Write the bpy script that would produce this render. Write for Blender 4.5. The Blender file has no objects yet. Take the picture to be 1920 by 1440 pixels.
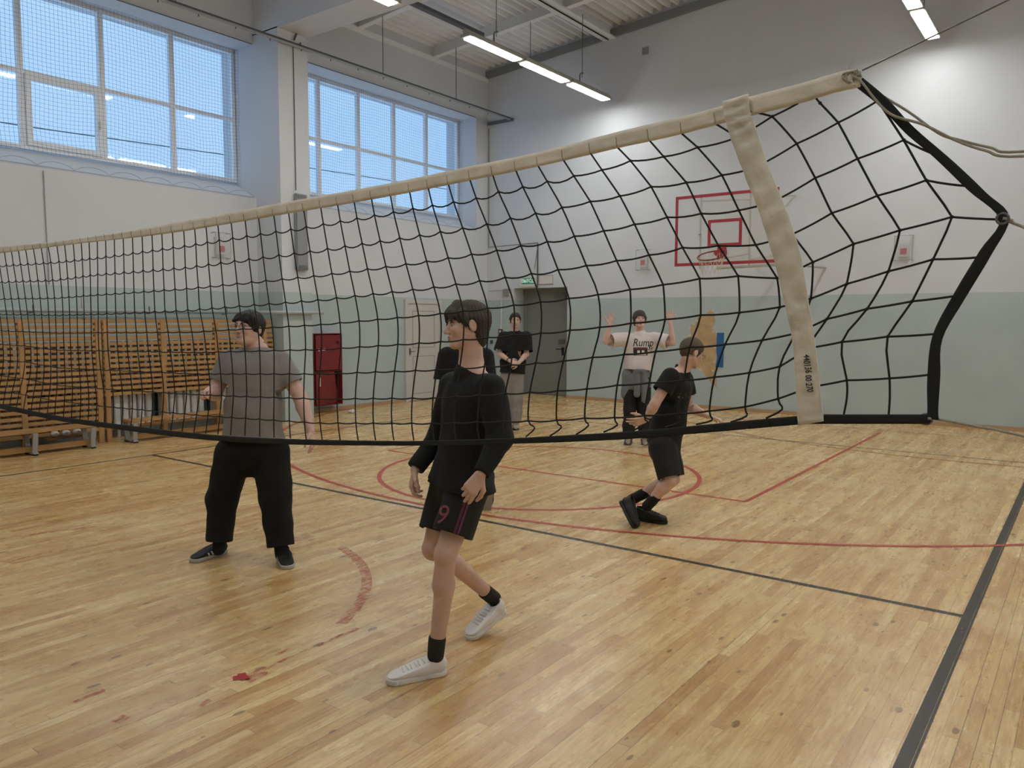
import bpy, bmesh, math, random
import numpy as np
from mathutils import Vector, Matrix
from mathutils.bvhtree import BVHTree

scene = bpy.context.scene
COL = scene.collection
random.seed(7)

# ---------------------------------------------------------------- camera
RT = Vector((0.80198163, 0.59734211, 0.00280516))
UP = Vector((-0.05124497, 0.06412042, 0.99662557))
FW = Vector((-0.59514656, 0.79941915, -0.08203418))
cam_d = bpy.data.cameras.new('camera')
cam_d.sensor_width = 36.0
cam_d.lens = 36.0 * 1469.72 / 1920.0
cam_d.clip_start = 0.05
cam_d.clip_end = 200
cam = bpy.data.objects.new('camera', cam_d)
COL.objects.link(cam)
cm = Matrix.Identity(4)
for i in range(3):
    cm[i][0] = RT[i]; cm[i][1] = UP[i]; cm[i][2] = -FW[i]
cm[0][3], cm[1][3], cm[2][3] = 0.0, 0.0, 1.7226
cam.matrix_world = cm
scene.camera = cam

# ---------------------------------------------------------------- sky, light, exposure
LAMP_POWER = 37.0
SKY_COL = (0.30, 0.54, 0.90, 1)
SKY_STR = 1.0
scene.view_settings.view_transform = 'Standard'
scene.view_settings.look = 'None'
scene.view_settings.gamma = 1.0
scene.view_settings.use_curve_mapping = False
scene.view_settings.exposure = 0.0
world = bpy.data.worlds.new('world'); scene.world = world
world.use_nodes = True
wn = world.node_tree; wn.nodes.clear()
wo = wn.nodes.new('ShaderNodeOutputWorld'); wb = wn.nodes.new('ShaderNodeBackground')
wt = wn.nodes.new('ShaderNodeTexCoord'); wno = wn.nodes.new('ShaderNodeTexNoise'); wr = wn.nodes.new('ShaderNodeValToRGB')
wno.inputs['Scale'].default_value = 3.0; wno.inputs['Detail'].default_value = 4.0
wr.color_ramp.elements[0].color = (0.37, 0.65, 1.02, 1); wr.color_ramp.elements[1].color = (0.49, 0.77, 1.12, 1)
wr.color_ramp.elements[0].position = 0.3; wr.color_ramp.elements[1].position = 0.7
wn.links.new(wt.outputs['Generated'], wno.inputs['Vector']); wn.links.new(wno.outputs['Fac'], wr.inputs['Fac'])
wn.links.new(wr.outputs['Color'], wb.inputs['Color']); wb.inputs['Strength'].default_value = SKY_STR
wn.links.new(wb.outputs['Background'], wo.inputs['Surface'])
def portal(y0, y1, z0, z1):
    l = bpy.data.lights.new('window_portal', 'AREA'); l.shape = 'RECTANGLE'; l.size = y1 - y0; l.size_y = z1 - z0
    l.cycles.is_portal = True
    o = bpy.data.objects.new('window_portal', l); COL.objects.link(o)
    o.matrix_world = Matrix(((0, 0, -1, -12.2), (-1, 0, 0, (y0 + y1) / 2), (0, 1, 0, (z0 + z1) / 2), (0, 0, 0, 1)))
for a, b in ((-3.1, 2.2), (2.8, 8.2), (8.8, 14.07)):
    portal(a, b, 4.06, 6.27)

# ---------------------------------------------------------------- materials
MATS = {}
def lin(c):
    return tuple((v / 12.92 if v <= 0.04045 else ((v + 0.055) / 1.055) ** 2.4) for v in [x / 255.0 for x in c])
def mat(name, rgb, rough=0.6, metal=0.0, var=0.0, vscale=8.0, bump=0.0, bscale=60.0, emit=None, spec=None, sheen=0.0, alpha=None):
    if name in MATS: return MATS[name]
    m = bpy.data.materials.new(name); m.use_nodes = True
    nt = m.node_tree; b = nt.nodes['Principled BSDF']
    col = lin(rgb)
    b.inputs['Base Color'].default_value = (*col, 1)
    b.inputs['Roughness'].default_value = rough
    b.inputs['Metallic'].default_value = metal
    if spec is not None: b.inputs['Specular IOR Level'].default_value = spec
    if sheen: b.inputs['Sheen Weight'].default_value = sheen
    tc = nt.nodes.new('ShaderNodeTexCoord')
    if var > 0:
        n = nt.nodes.new('ShaderNodeTexNoise'); n.inputs['Scale'].default_value = vscale; n.inputs['Detail'].default_value = 5
        nt.links.new(tc.outputs['Object'], n.inputs['Vector'])
        r = nt.nodes.new('ShaderNodeValToRGB')
        r.color_ramp.elements[0].position = 0.3; r.color_ramp.elements[1].position = 0.7
        r.color_ramp.elements[0].color = (*[max(0, c * (1 - var)) for c in col], 1)
        r.color_ramp.elements[1].color = (*[min(1, c * (1 + var)) for c in col], 1)
        nt.links.new(n.outputs['Fac'], r.inputs['Fac']); nt.links.new(r.outputs['Color'], b.inputs['Base Color'])
    if bump > 0:
        n2 = nt.nodes.new('ShaderNodeTexNoise'); n2.inputs['Scale'].default_value = bscale; n2.inputs['Detail'].default_value = 4
        nt.links.new(tc.outputs['Object'], n2.inputs['Vector'])
        bp = nt.nodes.new('ShaderNodeBump'); bp.inputs['Strength'].default_value = bump; bp.inputs['Distance'].default_value = 0.01
        nt.links.new(n2.outputs['Fac'], bp.inputs['Height']); nt.links.new(bp.outputs['Normal'], b.inputs['Normal'])
    if emit is not None:
        b.inputs['Emission Color'].default_value = (*emit[:3], 1); b.inputs['Emission Strength'].default_value = emit[3]
    MATS[name] = m
    return m

def M_(nt, op, a, b=None, c=None):
    n = nt.nodes.new('ShaderNodeMath'); n.operation = op
    for i, v in enumerate((a, b, c)):
        if v is None: continue
        if isinstance(v, (int, float)): n.inputs[i].default_value = v
        else: nt.links.new(v, n.inputs[i])
    return n.outputs[0]
def mixc(nt, fac, a, b, typ='MIX'):
    n = nt.nodes.new('ShaderNodeMix'); n.data_type = 'RGBA'; n.blend_type = typ
    for s, v in ((0, fac), (6, a), (7, b)):
        if isinstance(v, (int, float)): n.inputs[s].default_value = v
        elif isinstance(v, tuple): n.inputs[s].default_value = v
        else: nt.links.new(v, n.inputs[s])
    return n.outputs[2]
def ramp(nt, fac, stops):
    r = nt.nodes.new('ShaderNodeValToRGB'); e = r.color_ramp.elements
    while len(e) < len(stops): e.new(0.5)
    for i, (p, c) in enumerate(stops): e[i].position = p; e[i].color = (*c, 1)
    nt.links.new(fac, r.inputs['Fac']); return r.outputs['Color']
def noise(nt, vec, scale, detail=3, rough=0.5):
    n = nt.nodes.new('ShaderNodeTexNoise'); n.inputs['Scale'].default_value = scale; n.inputs['Detail'].default_value = detail
    n.inputs['Roughness'].default_value = rough
    nt.links.new(vec, n.inputs['Vector']); return n.outputs['Fac']
def comb(nt, x, y, z):
    n = nt.nodes.new('ShaderNodeCombineXYZ')
    for i, v in enumerate((x, y, z)):
        if isinstance(v, (int, float)): n.inputs[i].default_value = v
        else: nt.links.new(v, n.inputs[i])
    return n.outputs[0]
def wnoise(nt, v, dim='1D'):
    n = nt.nodes.new('ShaderNodeTexWhiteNoise'); n.noise_dimensions = dim
    nt.links.new(v, n.inputs['W' if dim == '1D' else 'Vector']); return n.outputs['Value']

def floor_material():
    m = bpy.data.materials.new('varnished_floorboards'); m.use_nodes = True
    nt = m.node_tree; b = nt.nodes['Principled BSDF']
    tc = nt.nodes.new('ShaderNodeTexCoord'); sp = nt.nodes.new('ShaderNodeSeparateXYZ')
    nt.links.new(tc.outputs['Object'], sp.inputs[0]); X, Y = sp.outputs[0], sp.outputs[1]
    BW = 0.062
    u = M_(nt, 'DIVIDE', X, BW); row = M_(nt, 'FLOOR', u); fu = M_(nt, 'SUBTRACT', u, row)
    off = wnoise(nt, row)
    ln = M_(nt, 'ADD', M_(nt, 'MULTIPLY', wnoise(nt, M_(nt, 'ADD', row, 77.3)), 0.9), 0.6)
    v = M_(nt, 'ADD', M_(nt, 'DIVIDE', Y, ln), M_(nt, 'MULTIPLY', off, 13.0)); seg = M_(nt, 'FLOOR', v); fv = M_(nt, 'SUBTRACT', v, seg)
    pid = comb(nt, row, seg, 0.0)
    r1 = wnoise(nt, pid, '3D')
    base = ramp(nt, r1, [(0.0, lin((198, 158, 100))), (0.2, lin((212, 177, 116))), (0.55, lin((222, 190, 129))), (0.85, lin((229, 201, 141))), (1.0, lin((235, 211, 155)))])
    gv = comb(nt, M_(nt, 'MULTIPLY', X, 85.0), M_(nt, 'ADD', M_(nt, 'MULTIPLY', Y, 4.5), M_(nt, 'MULTIPLY', r1, 40.0)), M_(nt, 'MULTIPLY', r1, 20.0))
    g = noise(nt, gv, 1.0, 4, 0.6)
    c = mixc(nt, ramp(nt, g, [(0.35, (0, 0, 0)), (0.75, (1, 1, 1))]), base, mixc(nt, 1.0, base, (*lin((196, 152, 104)), 1), 'MULTIPLY'))
    c2 = mixc(nt, 0.62, base, c)
    # bleached / worn patches and scuffs
    bl = noise(nt, tc.outputs['Object'], 1.3, 5, 0.65)
    c3 = mixc(nt, M_(nt, 'MULTIPLY', ramp(nt, bl, [(0.48, (0, 0, 0)), (0.66, (1, 1, 1))]), 0.5), c2, (*lin((230, 208, 158)), 1))
    pt = noise(nt, comb(nt, M_(nt, 'MULTIPLY', X, 16.0), M_(nt, 'MULTIPLY', Y, 3.2), 3.0), 1.0, 5, 0.7)
    c4 = mixc(nt, M_(nt, 'MULTIPLY', ramp(nt, pt, [(0.5, (0, 0, 0)), (0.62, (1, 1, 1))]), 0.42), c3, (*lin((182, 134, 82)), 1))
    # knots
    vo = nt.nodes.new('ShaderNodeTexVoronoi'); vo.inputs['Scale'].default_value = 1.0
    nt.links.new(comb(nt, M_(nt, 'MULTIPLY', X, 13.0), M_(nt, 'MULTIPLY', Y, 5.6), 0.0), vo.inputs['Vector'])
    vs = nt.nodes.new('ShaderNodeSeparateColor'); nt.links.new(vo.outputs['Color'], vs.inputs[0])
    kr = M_(nt, 'MULTIPLY', M_(nt, 'POWER', vs.outputs[0], 1.6), 0.24)
    kn = M_(nt, 'LESS_THAN', M_(nt, 'ADD', vo.outputs['Distance'], M_(nt, 'MULTIPLY', noise(nt, tc.outputs['Object'], 60, 2), 0.06)), kr)
    kn = M_(nt, 'MULTIPLY', kn, M_(nt, 'GREATER_THAN', vs.outputs[1], 0.35))
    c5 = mixc(nt, M_(nt, 'MULTIPLY', kn, 0.62), c4, (*lin((92, 62, 36)), 1))
    # scratches
    sc = noise(nt, comb(nt, M_(nt, 'MULTIPLY', X, 30.0), M_(nt, 'MULTIPLY', Y, 9.0), 9.0), 1.0, 3, 0.7)
    c5 = mixc(nt, M_(nt, 'MULTIPLY', ramp(nt, sc, [(0.66, (0, 0, 0)), (0.72, (1, 1, 1))]), 0.4), c5, (*lin((110, 82, 52)), 1))
    gap = M_(nt, 'LESS_THAN', fu, M_(nt, 'ADD', 0.018, M_(nt, 'MULTIPLY', M_(nt, 'GREATER_THAN', wnoise(nt, M_(nt, 'ADD', row, 5.5)), 0.78), 0.03)))
    gap2 = M_(nt, 'LESS_THAN', fv, 0.0022)
    gg = M_(nt, 'MULTIPLY', M_(nt, 'MAXIMUM', gap, gap2), M_(nt, 'ADD', 0.35, M_(nt, 'MULTIPLY', wnoise(nt, M_(nt, 'ADD', row, 11.5)), 0.55)))
    c6 = mixc(nt, gg, c5, (*lin((72, 50, 30)), 1))
    nt.links.new(c6, b.inputs['Base Color'])
    rg = M_(nt, 'ADD', 0.20, M_(nt, 'MULTIPLY', noise(nt, comb(nt, M_(nt, 'MULTIPLY', X, 12.0), M_(nt, 'MULTIPLY', Y, 3.0), 0.0), 1.0, 4, 0.6), 0.16))
    nt.links.new(rg, b.inputs['Roughness'])
    b.inputs['Specular IOR Level'].default_value = 0.8
    bp = nt.nodes.new('ShaderNodeBump'); bp.inputs['Strength'].default_value = 0.25; bp.inputs['Distance'].default_value = 0.004
    nt.links.new(M_(nt, 'ADD', M_(nt, 'MULTIPLY', noise(nt, tc.outputs['Object'], 14, 3), 0.8), M_(nt, 'MULTIPLY', gap, -0.5)), bp.inputs['Height'])
    nt.links.new(bp.outputs['Normal'], b.inputs['Normal'])
    return m

def line_material(name, rgb, wear, dens=1.0, sx=40.0, sy=14.0):
    m = bpy.data.materials.new(name); m.use_nodes = True
    nt = m.node_tree; b = nt.nodes['Principled BSDF']; out = nt.nodes['Material Output']
    b.inputs['Base Color'].default_value = (*lin(rgb), 1); b.inputs['Roughness'].default_value = 0.4
    tc = nt.nodes.new('ShaderNodeTexCoord'); sp = nt.nodes.new('ShaderNodeSeparateXYZ')
    nt.links.new(tc.outputs['Object'], sp.inputs[0])
    n = noise(nt, comb(nt, M_(nt, 'MULTIPLY', sp.outputs[0], sx), M_(nt, 'MULTIPLY', sp.outputs[1], sy), 0.0), 1.0, 5, 0.7)
    r = ramp(nt, n, [(wear, (1, 1, 1)), (wear + 0.12, (0, 0, 0))])
    fu = M_(nt, 'FRACT', M_(nt, 'DIVIDE', sp.outputs[0], 0.062))
    keep = M_(nt, 'MULTIPLY', M_(nt, 'MULTIPLY', r, dens), M_(nt, 'GREATER_THAN', fu, 0.03))
    t = nt.nodes.new('ShaderNodeBsdfTransparent'); mx = nt.nodes.new('ShaderNodeMixShader')
    nt.links.new(keep, mx.inputs[0]); nt.links.new(t.outputs[0], mx.inputs[1]); nt.links.new(b.outputs[0], mx.inputs[2])
    nt.links.new(mx.outputs[0], out.inputs['Surface'])
    return m

def wall_material(name, split=True):
    m = bpy.data.materials.new(name); m.use_nodes = True
    nt = m.node_tree; b = nt.nodes['Principled BSDF']
    tc = nt.nodes.new('ShaderNodeTexCoord'); sp = nt.nodes.new('ShaderNodeSeparateXYZ')
    nt.links.new(tc.outputs['Object'], sp.inputs[0])
    n = noise(nt, tc.outputs['Object'], 0.9, 5)
    white = ramp(nt, n, [(0.3, lin((203, 207, 213))), (0.7, lin((210, 214, 220)))])
    if split:
        n2 = noise(nt, tc.outputs['Object'], 1.5, 5)
        teal = ramp(nt, n2, [(0.3, lin((172, 187, 188))), (0.7, lin((181, 195, 196)))])
        edge = M_(nt, 'ADD', 2.165, M_(nt, 'MULTIPLY', noise(nt, tc.outputs['Object'], 5, 2), 0.012))
        c = mixc(nt, M_(nt, 'LESS_THAN', sp.outputs[2], edge), white, teal)
        nt.links.new(c, b.inputs['Base Color'])
        nt.links.new(M_(nt, 'ADD', 0.38, M_(nt, 'MULTIPLY', M_(nt, 'GREATER_THAN', sp.outputs[2], 2.17), 0.4)), b.inputs['Roughness'])
    else:
        nt.links.new(white, b.inputs['Base Color']); b.inputs['Roughness'].default_value = 0.75
    bp = nt.nodes.new('ShaderNodeBump'); bp.inputs['Strength'].default_value = 0.12; bp.inputs['Distance'].default_value = 0.02
    nt.links.new(noise(nt, tc.outputs['Object'], 2.2, 4), bp.inputs['Height']); nt.links.new(bp.outputs['Normal'], b.inputs['Normal'])
    return m

def glass_material(name, op, rgb=(235, 240, 245), gl=0.06):
    m = bpy.data.materials.new(name); m.use_nodes = True
    nt = m.node_tree; b = nt.nodes['Principled BSDF']; out = nt.nodes['Material Output']
    b.inputs['Base Color'].default_value = (*lin(rgb), 1); b.inputs['Roughness'].default_value = 0.3
    t = nt.nodes.new('ShaderNodeBsdfTransparent'); g = nt.nodes.new('ShaderNodeBsdfGlossy'); g.inputs['Roughness'].default_value = 0.03
    m1 = nt.nodes.new('ShaderNodeMixShader'); m1.inputs[0].default_value = gl
    m2 = nt.nodes.new('ShaderNodeMixShader'); m2.inputs[0].default_value = op
    nt.links.new(t.outputs[0], m1.inputs[1]); nt.links.new(g.outputs[0], m1.inputs[2])
    nt.links.new(m1.outputs[0], m2.inputs[1]); nt.links.new(b.outputs[0], m2.inputs[2]); nt.links.new(m2.outputs[0], out.inputs['Surface'])
    return m

# ---------------------------------------------------------------- object helpers
def tag(o, label=None, cat=None, group=None, kind=None):
    if label: o['label'] = label
    if cat: o['category'] = cat
    if group: o['group'] = group
    if kind: o['kind'] = kind
    return o
def thing(name, label, cat, loc=(0, 0, 0), group=None):
    o = bpy.data.objects.new(name, None); o.empty_display_size = 0.1; COL.objects.link(o); o.location = loc
    return tag(o, label, cat, group)
def wloc(o):
    v = Vector(o.location)
    if o.parent: v = v + wloc(o.parent) + o.matrix_parent_inverse.translation
    return v
def link(name, data, parent=None):
    o = bpy.data.objects.new(name, data); COL.objects.link(o)
    if parent is not None:
        o.parent = parent; o.matrix_parent_inverse = Matrix.Translation(-wloc(parent))
    return o
def obj(name, bm, m, parent=None, smooth=False, **kw):
    if isinstance(bm, bmesh.types.BMesh):
        me = bpy.data.meshes.new(name); bmesh.ops.recalc_face_normals(bm, faces=bm.faces[:]); bm.to_mesh(me); bm.free()
    else: me = bm
    if smooth: me.polygons.foreach_set('use_smooth', [True] * len(me.polygons))
    if m is not None: me.materials.append(m)
    o = link(name, me, parent)
    if kw: tag(o, **kw)
    return o
def NB(): return bmesh.new()
def box(bm, lo, hi, bev=0.0):
    vs = [bm.verts.new((x, y, z)) for x in (lo[0], hi[0]) for y in (lo[1], hi[1]) for z in (lo[2], hi[2])]
    fs = [bm.faces.new([vs[i] for i in q]) for q in ((0, 1, 3, 2), (4, 6, 7, 5), (0, 4, 5, 1), (2, 3, 7, 6), (0, 2, 6, 4), (1, 5, 7, 3))]
    if bev > 0:
        es = list({e for f in fs for e in f.edges}); bmesh.ops.bevel(bm, geom=es, offset=bev, segments=2, affect='EDGES', clamp_overlap=True)
    return vs
def obox(bm, c, ax, ay, az, hx, hy, hz):
    c, ax, ay, az = Vector(c), Vector(ax), Vector(ay), Vector(az)
    vs = [bm.verts.new(c + ax * (sx * hx) + ay * (sy * hy) + az * (sz * hz)) for sx in (-1, 1) for sy in (-1, 1) for sz in (-1, 1)]
    for q in ((0, 1, 3, 2), (4, 6, 7, 5), (0, 4, 5, 1), (2, 3, 7, 6), (0, 2, 6, 4), (1, 5, 7, 3)): bm.faces.new([vs[i] for i in q])
def tube(bm, pts, r, n=6, closed=False, caps=True):
    pts = [Vector(p) for p in pts]; rings = []; prev = None
    N = len(pts)
    for i, p in enumerate(pts):
        if closed: t = pts[(i + 1) % N] - pts[(i - 1) % N]
        else: t = pts[min(i + 1, N - 1)] - pts[max(i - 1, 0)]
        if t.length < 1e-9: t = Vector((0, 0, 1))
        t.normalize()
        if prev is None:
            a = Vector((0, 0, 1)) if abs(t.z) < 0.9 else Vector((1, 0, 0)); u = t.cross(a).normalized()
        else:
            u = prev - t * prev.dot(t)
            if u.length < 1e-6: u = t.orthogonal()
            u.normalize()
        prev = u; w = t.cross(u)
        rr = r[i] if isinstance(r, (list, tuple)) else r
        rings.append([bm.verts.new(p + (u * math.cos(2 * math.pi * k / n) + w * math.sin(2 * math.pi * k / n)) * rr) for k in range(n)])
    for i in range(N if closed else N - 1):
        A, B = rings[i], rings[(i + 1) % N]
        for k in range(n): bm.faces.new((A[k], A[(k + 1) % n], B[(k + 1) % n], B[k]))
    if not closed and caps:
        bm.faces.new(rings[0][::-1]); bm.faces.new(rings[-1])
def crom(pts, sub=4):
    pts = [Vector(p) for p in pts]; out = []
    for i in range(len(pts) - 1):
        p0 = pts[max(i - 1, 0)]; p1 = pts[i]; p2 = pts[i + 1]; p3 = pts[min(i + 2, len(pts) - 1)]
        for s in range(sub):
            t = s / sub
            out.append(0.5 * ((2 * p1) + (-p0 + p2) * t + (2 * p0 - 5 * p1 + 4 * p2 - p3) * t * t + (-p0 + 3 * p1 - 3 * p2 + p3) * t ** 3))
    out.append(pts[-1]); return out
def copy_tree(o, parent=None):
    c = o.copy(); COL.objects.link(c)
    if parent is not None:
        inv = o.matrix_parent_inverse.copy(); c.parent = parent; c.matrix_parent_inverse = inv
    for ch in [x for x in bpy.data.objects if x.parent == o]: copy_tree(ch, c)
    return c

WHITE = mat('white_paint', (212, 210, 205), 0.5)
PVC = mat('white_window_plastic', (236, 240, 246), 0.35)
STEEL = mat('grey_steel', (120, 122, 124), 0.4, 0.6)
DGREY = mat('dark_grey_paint', (88, 90, 92), 0.5)
RED = mat('red_enamel', (122, 38, 44), 0.35, var=0.06)
WOOD = mat('orange_lacquered_pine', (172, 134, 86), 0.4, var=0.16, vscale=5)
WOOD2 = mat('darker_lacquered_pine', (138, 98, 58), 0.45, var=0.2, vscale=6)
BLACKTAPE = mat('black_canvas_tape', (30, 33, 33), 0.8, bump=0.2, bscale=300)
ROPE = mat('white_rope', (186, 182, 168), 0.8, bump=0.6, bscale=500)
CORD = mat('black_net_cord', (22, 23, 22), 0.75)
CANVAS = mat('worn_white_canvas', (232, 225, 210), 0.85, var=0.10, vscale=14, bump=0.35, bscale=22)

# ================================================================ ROOM
XW, XG, YF, ZO0, ZO1 = -11.5, -12.05, 14.47, 3.75, 6.27
XR, YB = 4.6, -6.0
def roofz(x): return 7.21 + 0.077 * (x + 11.4)
wallm = wall_material('two_tone_wall_paint'); whitem = wall_material('white_wall_paint', False)
bm = NB(); box(bm, (XG - 0.3, YB - 0.2, -0.2), (XR + 0.2, YF + 0.9, 0.0))
floor = obj('floor', bm, floor_material(), kind='structure')
# left wall: solid below the windows, piers between, lintel above
bays = [(-3.2, 2.2), (2.8, 8.2), (8.8, 14.07)]
PIERS = []
bm = NB()
ys = [YB] + [v for b_ in bays for v in b_] + [YF + 0.2]
box(bm, (XG - 0.35, YB, 0), (XW, YF + 0.2, 3.74))
box(bm, (XG - 0.35, YB, ZO1), (XW, YF + 0.2, 7.6))
for i in range(0, len(ys), 2): box(bm, (XG - 0.35, ys[i], 3.74), (XW, ys[i + 1], ZO1))
for y in (2.2, 8.2): PIERS.append(y)
for a, b_ in bays:   # sloping inner sills
    v = [bm.verts.new(p) for p in ((XW, a, 3.74), (XW, b_, 3.74), (XG - 0.1, b_, 4.08), (XG - 0.1, a, 4.08), (XG - 0.1, a, 3.74), (XG - 0.1, b_, 3.74))]
    bm.faces.new((v[0], v[1], v[2], v[3])); bm.faces.new((v[0], v[3], v[4])); bm.faces.new((v[1], v[5], v[2])); bm.faces.new((v[3], v[2], v[5], v[4]))
wall_left = obj('wall_left', bm, wallm, kind='structure')
for i_, y in enumerate(PIERS):
    bm = NB(); box(bm, (XW, y, 0), (-10.84, y + 0.6, 6.42)); obj('trim_%d' % (40 + i_), bm, wallm, kind='structure')
# far wall with door niche
NX0, NX1, NZ, ND = -10.73, -9.28, 2.43, 0.42
bm = NB()
box(bm, (XG, YF, 0), (NX0, YF + 0.8, 9)); box(bm, (NX1, YF, 0), (XR + 0.2, YF + 0.8, 9)); box(bm, (NX0, YF, NZ), (NX1, YF + 0.8, 9)); box(bm, (NX0, YF + ND, 0), (NX1, YF + 0.8, NZ))
wall_far = obj('wall_far', bm, wallm, kind='structure')
bm = NB(); box(bm, (XR, YB, 0), (XR + 0.2, YF + 0.2, 9)); obj('wall_right', bm, wallm, kind='structure')
bm = NB(); box(bm, (XG - 0.3, YB - 0.2, 0), (XR + 0.2, YB, 9)); obj('wall_back', bm, wallm, kind='structure')
# skirting boards
SK = mat('brown_skirting', (176, 146, 112), 0.5)
bm = NB(); box(bm, (NX1, YF - 0.02, 0), (XR, YF, 0.07)); box(bm, (XW, YF - 0.02, 0), (NX0, YF, 0.07)); obj('baseboard_far', bm, SK, kind='structure')
bm = NB(); box(bm, (XW, 8.8, 0), (XW + 0.02, 11.68, 0.07)); box(bm, (XW, 12.84, 0), (XW + 0.02, YF - .02, 0.07)); obj('baseboard_left', bm, SK, kind='structure')
# ceiling: corrugated deck on beams
deck = mat('white_steel_deck', (236, 239, 243), 0.5)
beamm = mat('white_beam_paint', (232, 235, 238), 0.5)
bm = NB(); prof = []; x = XG
while x < XR + 0.2:
    z = roofz(x) + 0.21
    prof += [(x, z), (x + 0.045, z + 0.0), (x + 0.07, z + 0.10), (x + 0.15, z + 0.10)]; x += 0.18
ra = [bm.verts.new((p[0], YB, p[1])) for p in prof]; rb = [bm.verts.new((p[0], YF + 0.2, p[1])) for p in prof]
for i in range(len(prof) - 1): bm.faces.new((ra[i], ra[i + 1], rb[i + 1], rb[i]))
obj('ceiling', bm, deck, kind='structure')
# upper blank wall infill between lintel and deck is part of wall_left; concrete girders across the hall
for nm, y in (('trim_1', 8.2), ('trim_2', 2.2), ('trim_3', -3.8)):
    bm = NB(); v = []
    for (xx) in (XW, XR):
        v.append([bm.verts.new((xx, yy, zz)) for (yy, zz) in ((y, 6.40), (y + 0.6, 6.40), (y + 0.6, roofz(xx) + 0.2), (y, roofz(xx) + 0.2))])
    for k in range(4): bm.faces.new((v[0][k], v[0][(k + 1) % 4], v[1][(k + 1) % 4], v[1][k]))
    bm.faces.new(v[0]); bm.faces.new(v[1]); obj(nm, bm, whitem, kind='structure')
def slope_beam(bm, y, w, z0, z1):
    for (ww, za, zb) in ((w * 0.18, z0 + 0.02, z1), (w, z0, z0 + 0.02)):
        v = [[bm.verts.new((xx, yy, roofz(xx) + zz)) for (yy, zz) in ((y - ww / 2, za), (y + ww / 2, za), (y + ww / 2, zb), (y - ww / 2, zb))] for xx in (XW, XR)]
        for k in range(4): bm.faces.new((v[0][k], v[0][(k + 1) % 4], v[1][(k + 1) % 4], v[1][k]))
        bm.faces.new(v[0]); bm.faces.new(v[1])
tn = 4
for y in (10.57, 12.65, 6.43, 4.36, 0.3, -1.7):
    bm = NB(); slope_beam(bm, y, 0.13, 0.0, 0.215); obj('trim_%d' % tn, bm, beamm, kind='structure'); tn += 1
for xx in (-8.3, -2.4):
    bm = NB(); z = roofz(xx)
    box(bm, (xx - 0.15, YB, z - 0.02), (xx + 0.15, YF, z + 0.01)); box(bm, (xx - 0.04, YB, z + 0.01), (xx + 0.04, YF, z + 0.22))
    obj('trim_%d' % tn, bm, beamm, kind='structure'); tn += 1
bm = NB(); v = [[bm.verts.new((q, yy, roofz(q) + zz)) for (yy, zz) in ((YF - 0.07, 0.0), (YF, 0.0), (YF, 0.15), (YF - 0.07, 0.15))] for q in (XW, XR)]
for k in range(4): bm.faces.new((v[0][k], v[0][(k + 1) % 4], v[1][(k + 1) % 4], v[1][k]))
obj('trim_%d' % tn, bm, mat('grey_edge_angle', (128, 132, 134), 0.5), kind='structure'); tn += 1
bm = NB(); box(bm, (XW, YB, 7.12), (XW + 0.03, YF, 7.22)); obj('trim_%d' % tn, bm, beamm, kind='structure'); tn += 1

# windows
glass = glass_material('window_glass', 0.0, gl=0.035)
def window(n, mull, y0, y1, sash=None):
    z0, z1, zt = 4.06, ZO1, 5.11
    w = 0.055
    bm = NB()
    box(bm, (XG - 0.04, y0, z0), (XG + 0.03, y0 + w, z1)); box(bm, (XG - 0.04, y1 - w, z0), (XG + 0.03, y1, z1))
    box(bm, (XG - 0.04, y0 + w, z0), (XG + 0.03, y1 - w, z0 + w)); box(bm, (XG - 0.04, y0 + w, z1 - w - 0.01), (XG + 0.03, y1 - w, z1 - 0.001))
    for y in mull: box(bm, (XG - 0.04, y - w / 2 - .01, z0 + w), (XG + 0.03, y + w / 2 + .01, z1 - w - 0.01))
    es = [y0 + w] + [m for y in mull for m in (y - w / 2 - .01, y + w / 2 + .01)] + [y1 - w]
    for i in range(0, len(es), 2): box(bm, (XG - 0.04, es[i], zt - w / 2), (XG + 0.03, es[i + 1], zt + w / 2))
    win = obj('window_%d' % n, bm, PVC, kind='structure')
    bm = NB(); box(bm, (XG - 0.012, y0 + w, z0 + w), (XG - 0.004, y1 - w, z1 - w - .01)); obj('glass_pane', bm, glass, win)
    if sash:
        a, b_ = sash; bm = NB(); s = 0.075
        box(bm, (XG - 0.02, a, z0 + w), (XG + 0.06, a + s, zt - w / 2)); box(bm, (XG - 0.02, b_ - s, z0 + w), (XG + 0.06, b_, zt - w / 2))
        box(bm, (XG - 0.02, a + s, z0 + w), (XG + 0.06, b_ - s, z0 + w + s)); box(bm, (XG - 0.02, a + s, zt - w / 2 - s), (XG + 0.06, b_ - s, zt - w / 2))
        sh = obj('sash', bm, PVC, win)
        bm = NB(); box(bm, (XG + 0.06, b_ - s * 0.7, 4.5), (XG + 0.085, b_ - s * 0.35, 4.62), 0.004); obj('handle', bm, WHITE, sh)
window(1, [3.73, 4.84, 5.95, 7.06], 2.8, 8.19, (4.88, 5.91))
window(2, [9.0, 10.0, 11.0, 11.99, 12.98], 8.8, 14.05)
window(3, [-2.1, -1.0, 0.1, 1.1], -3.2, 2.2)

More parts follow.
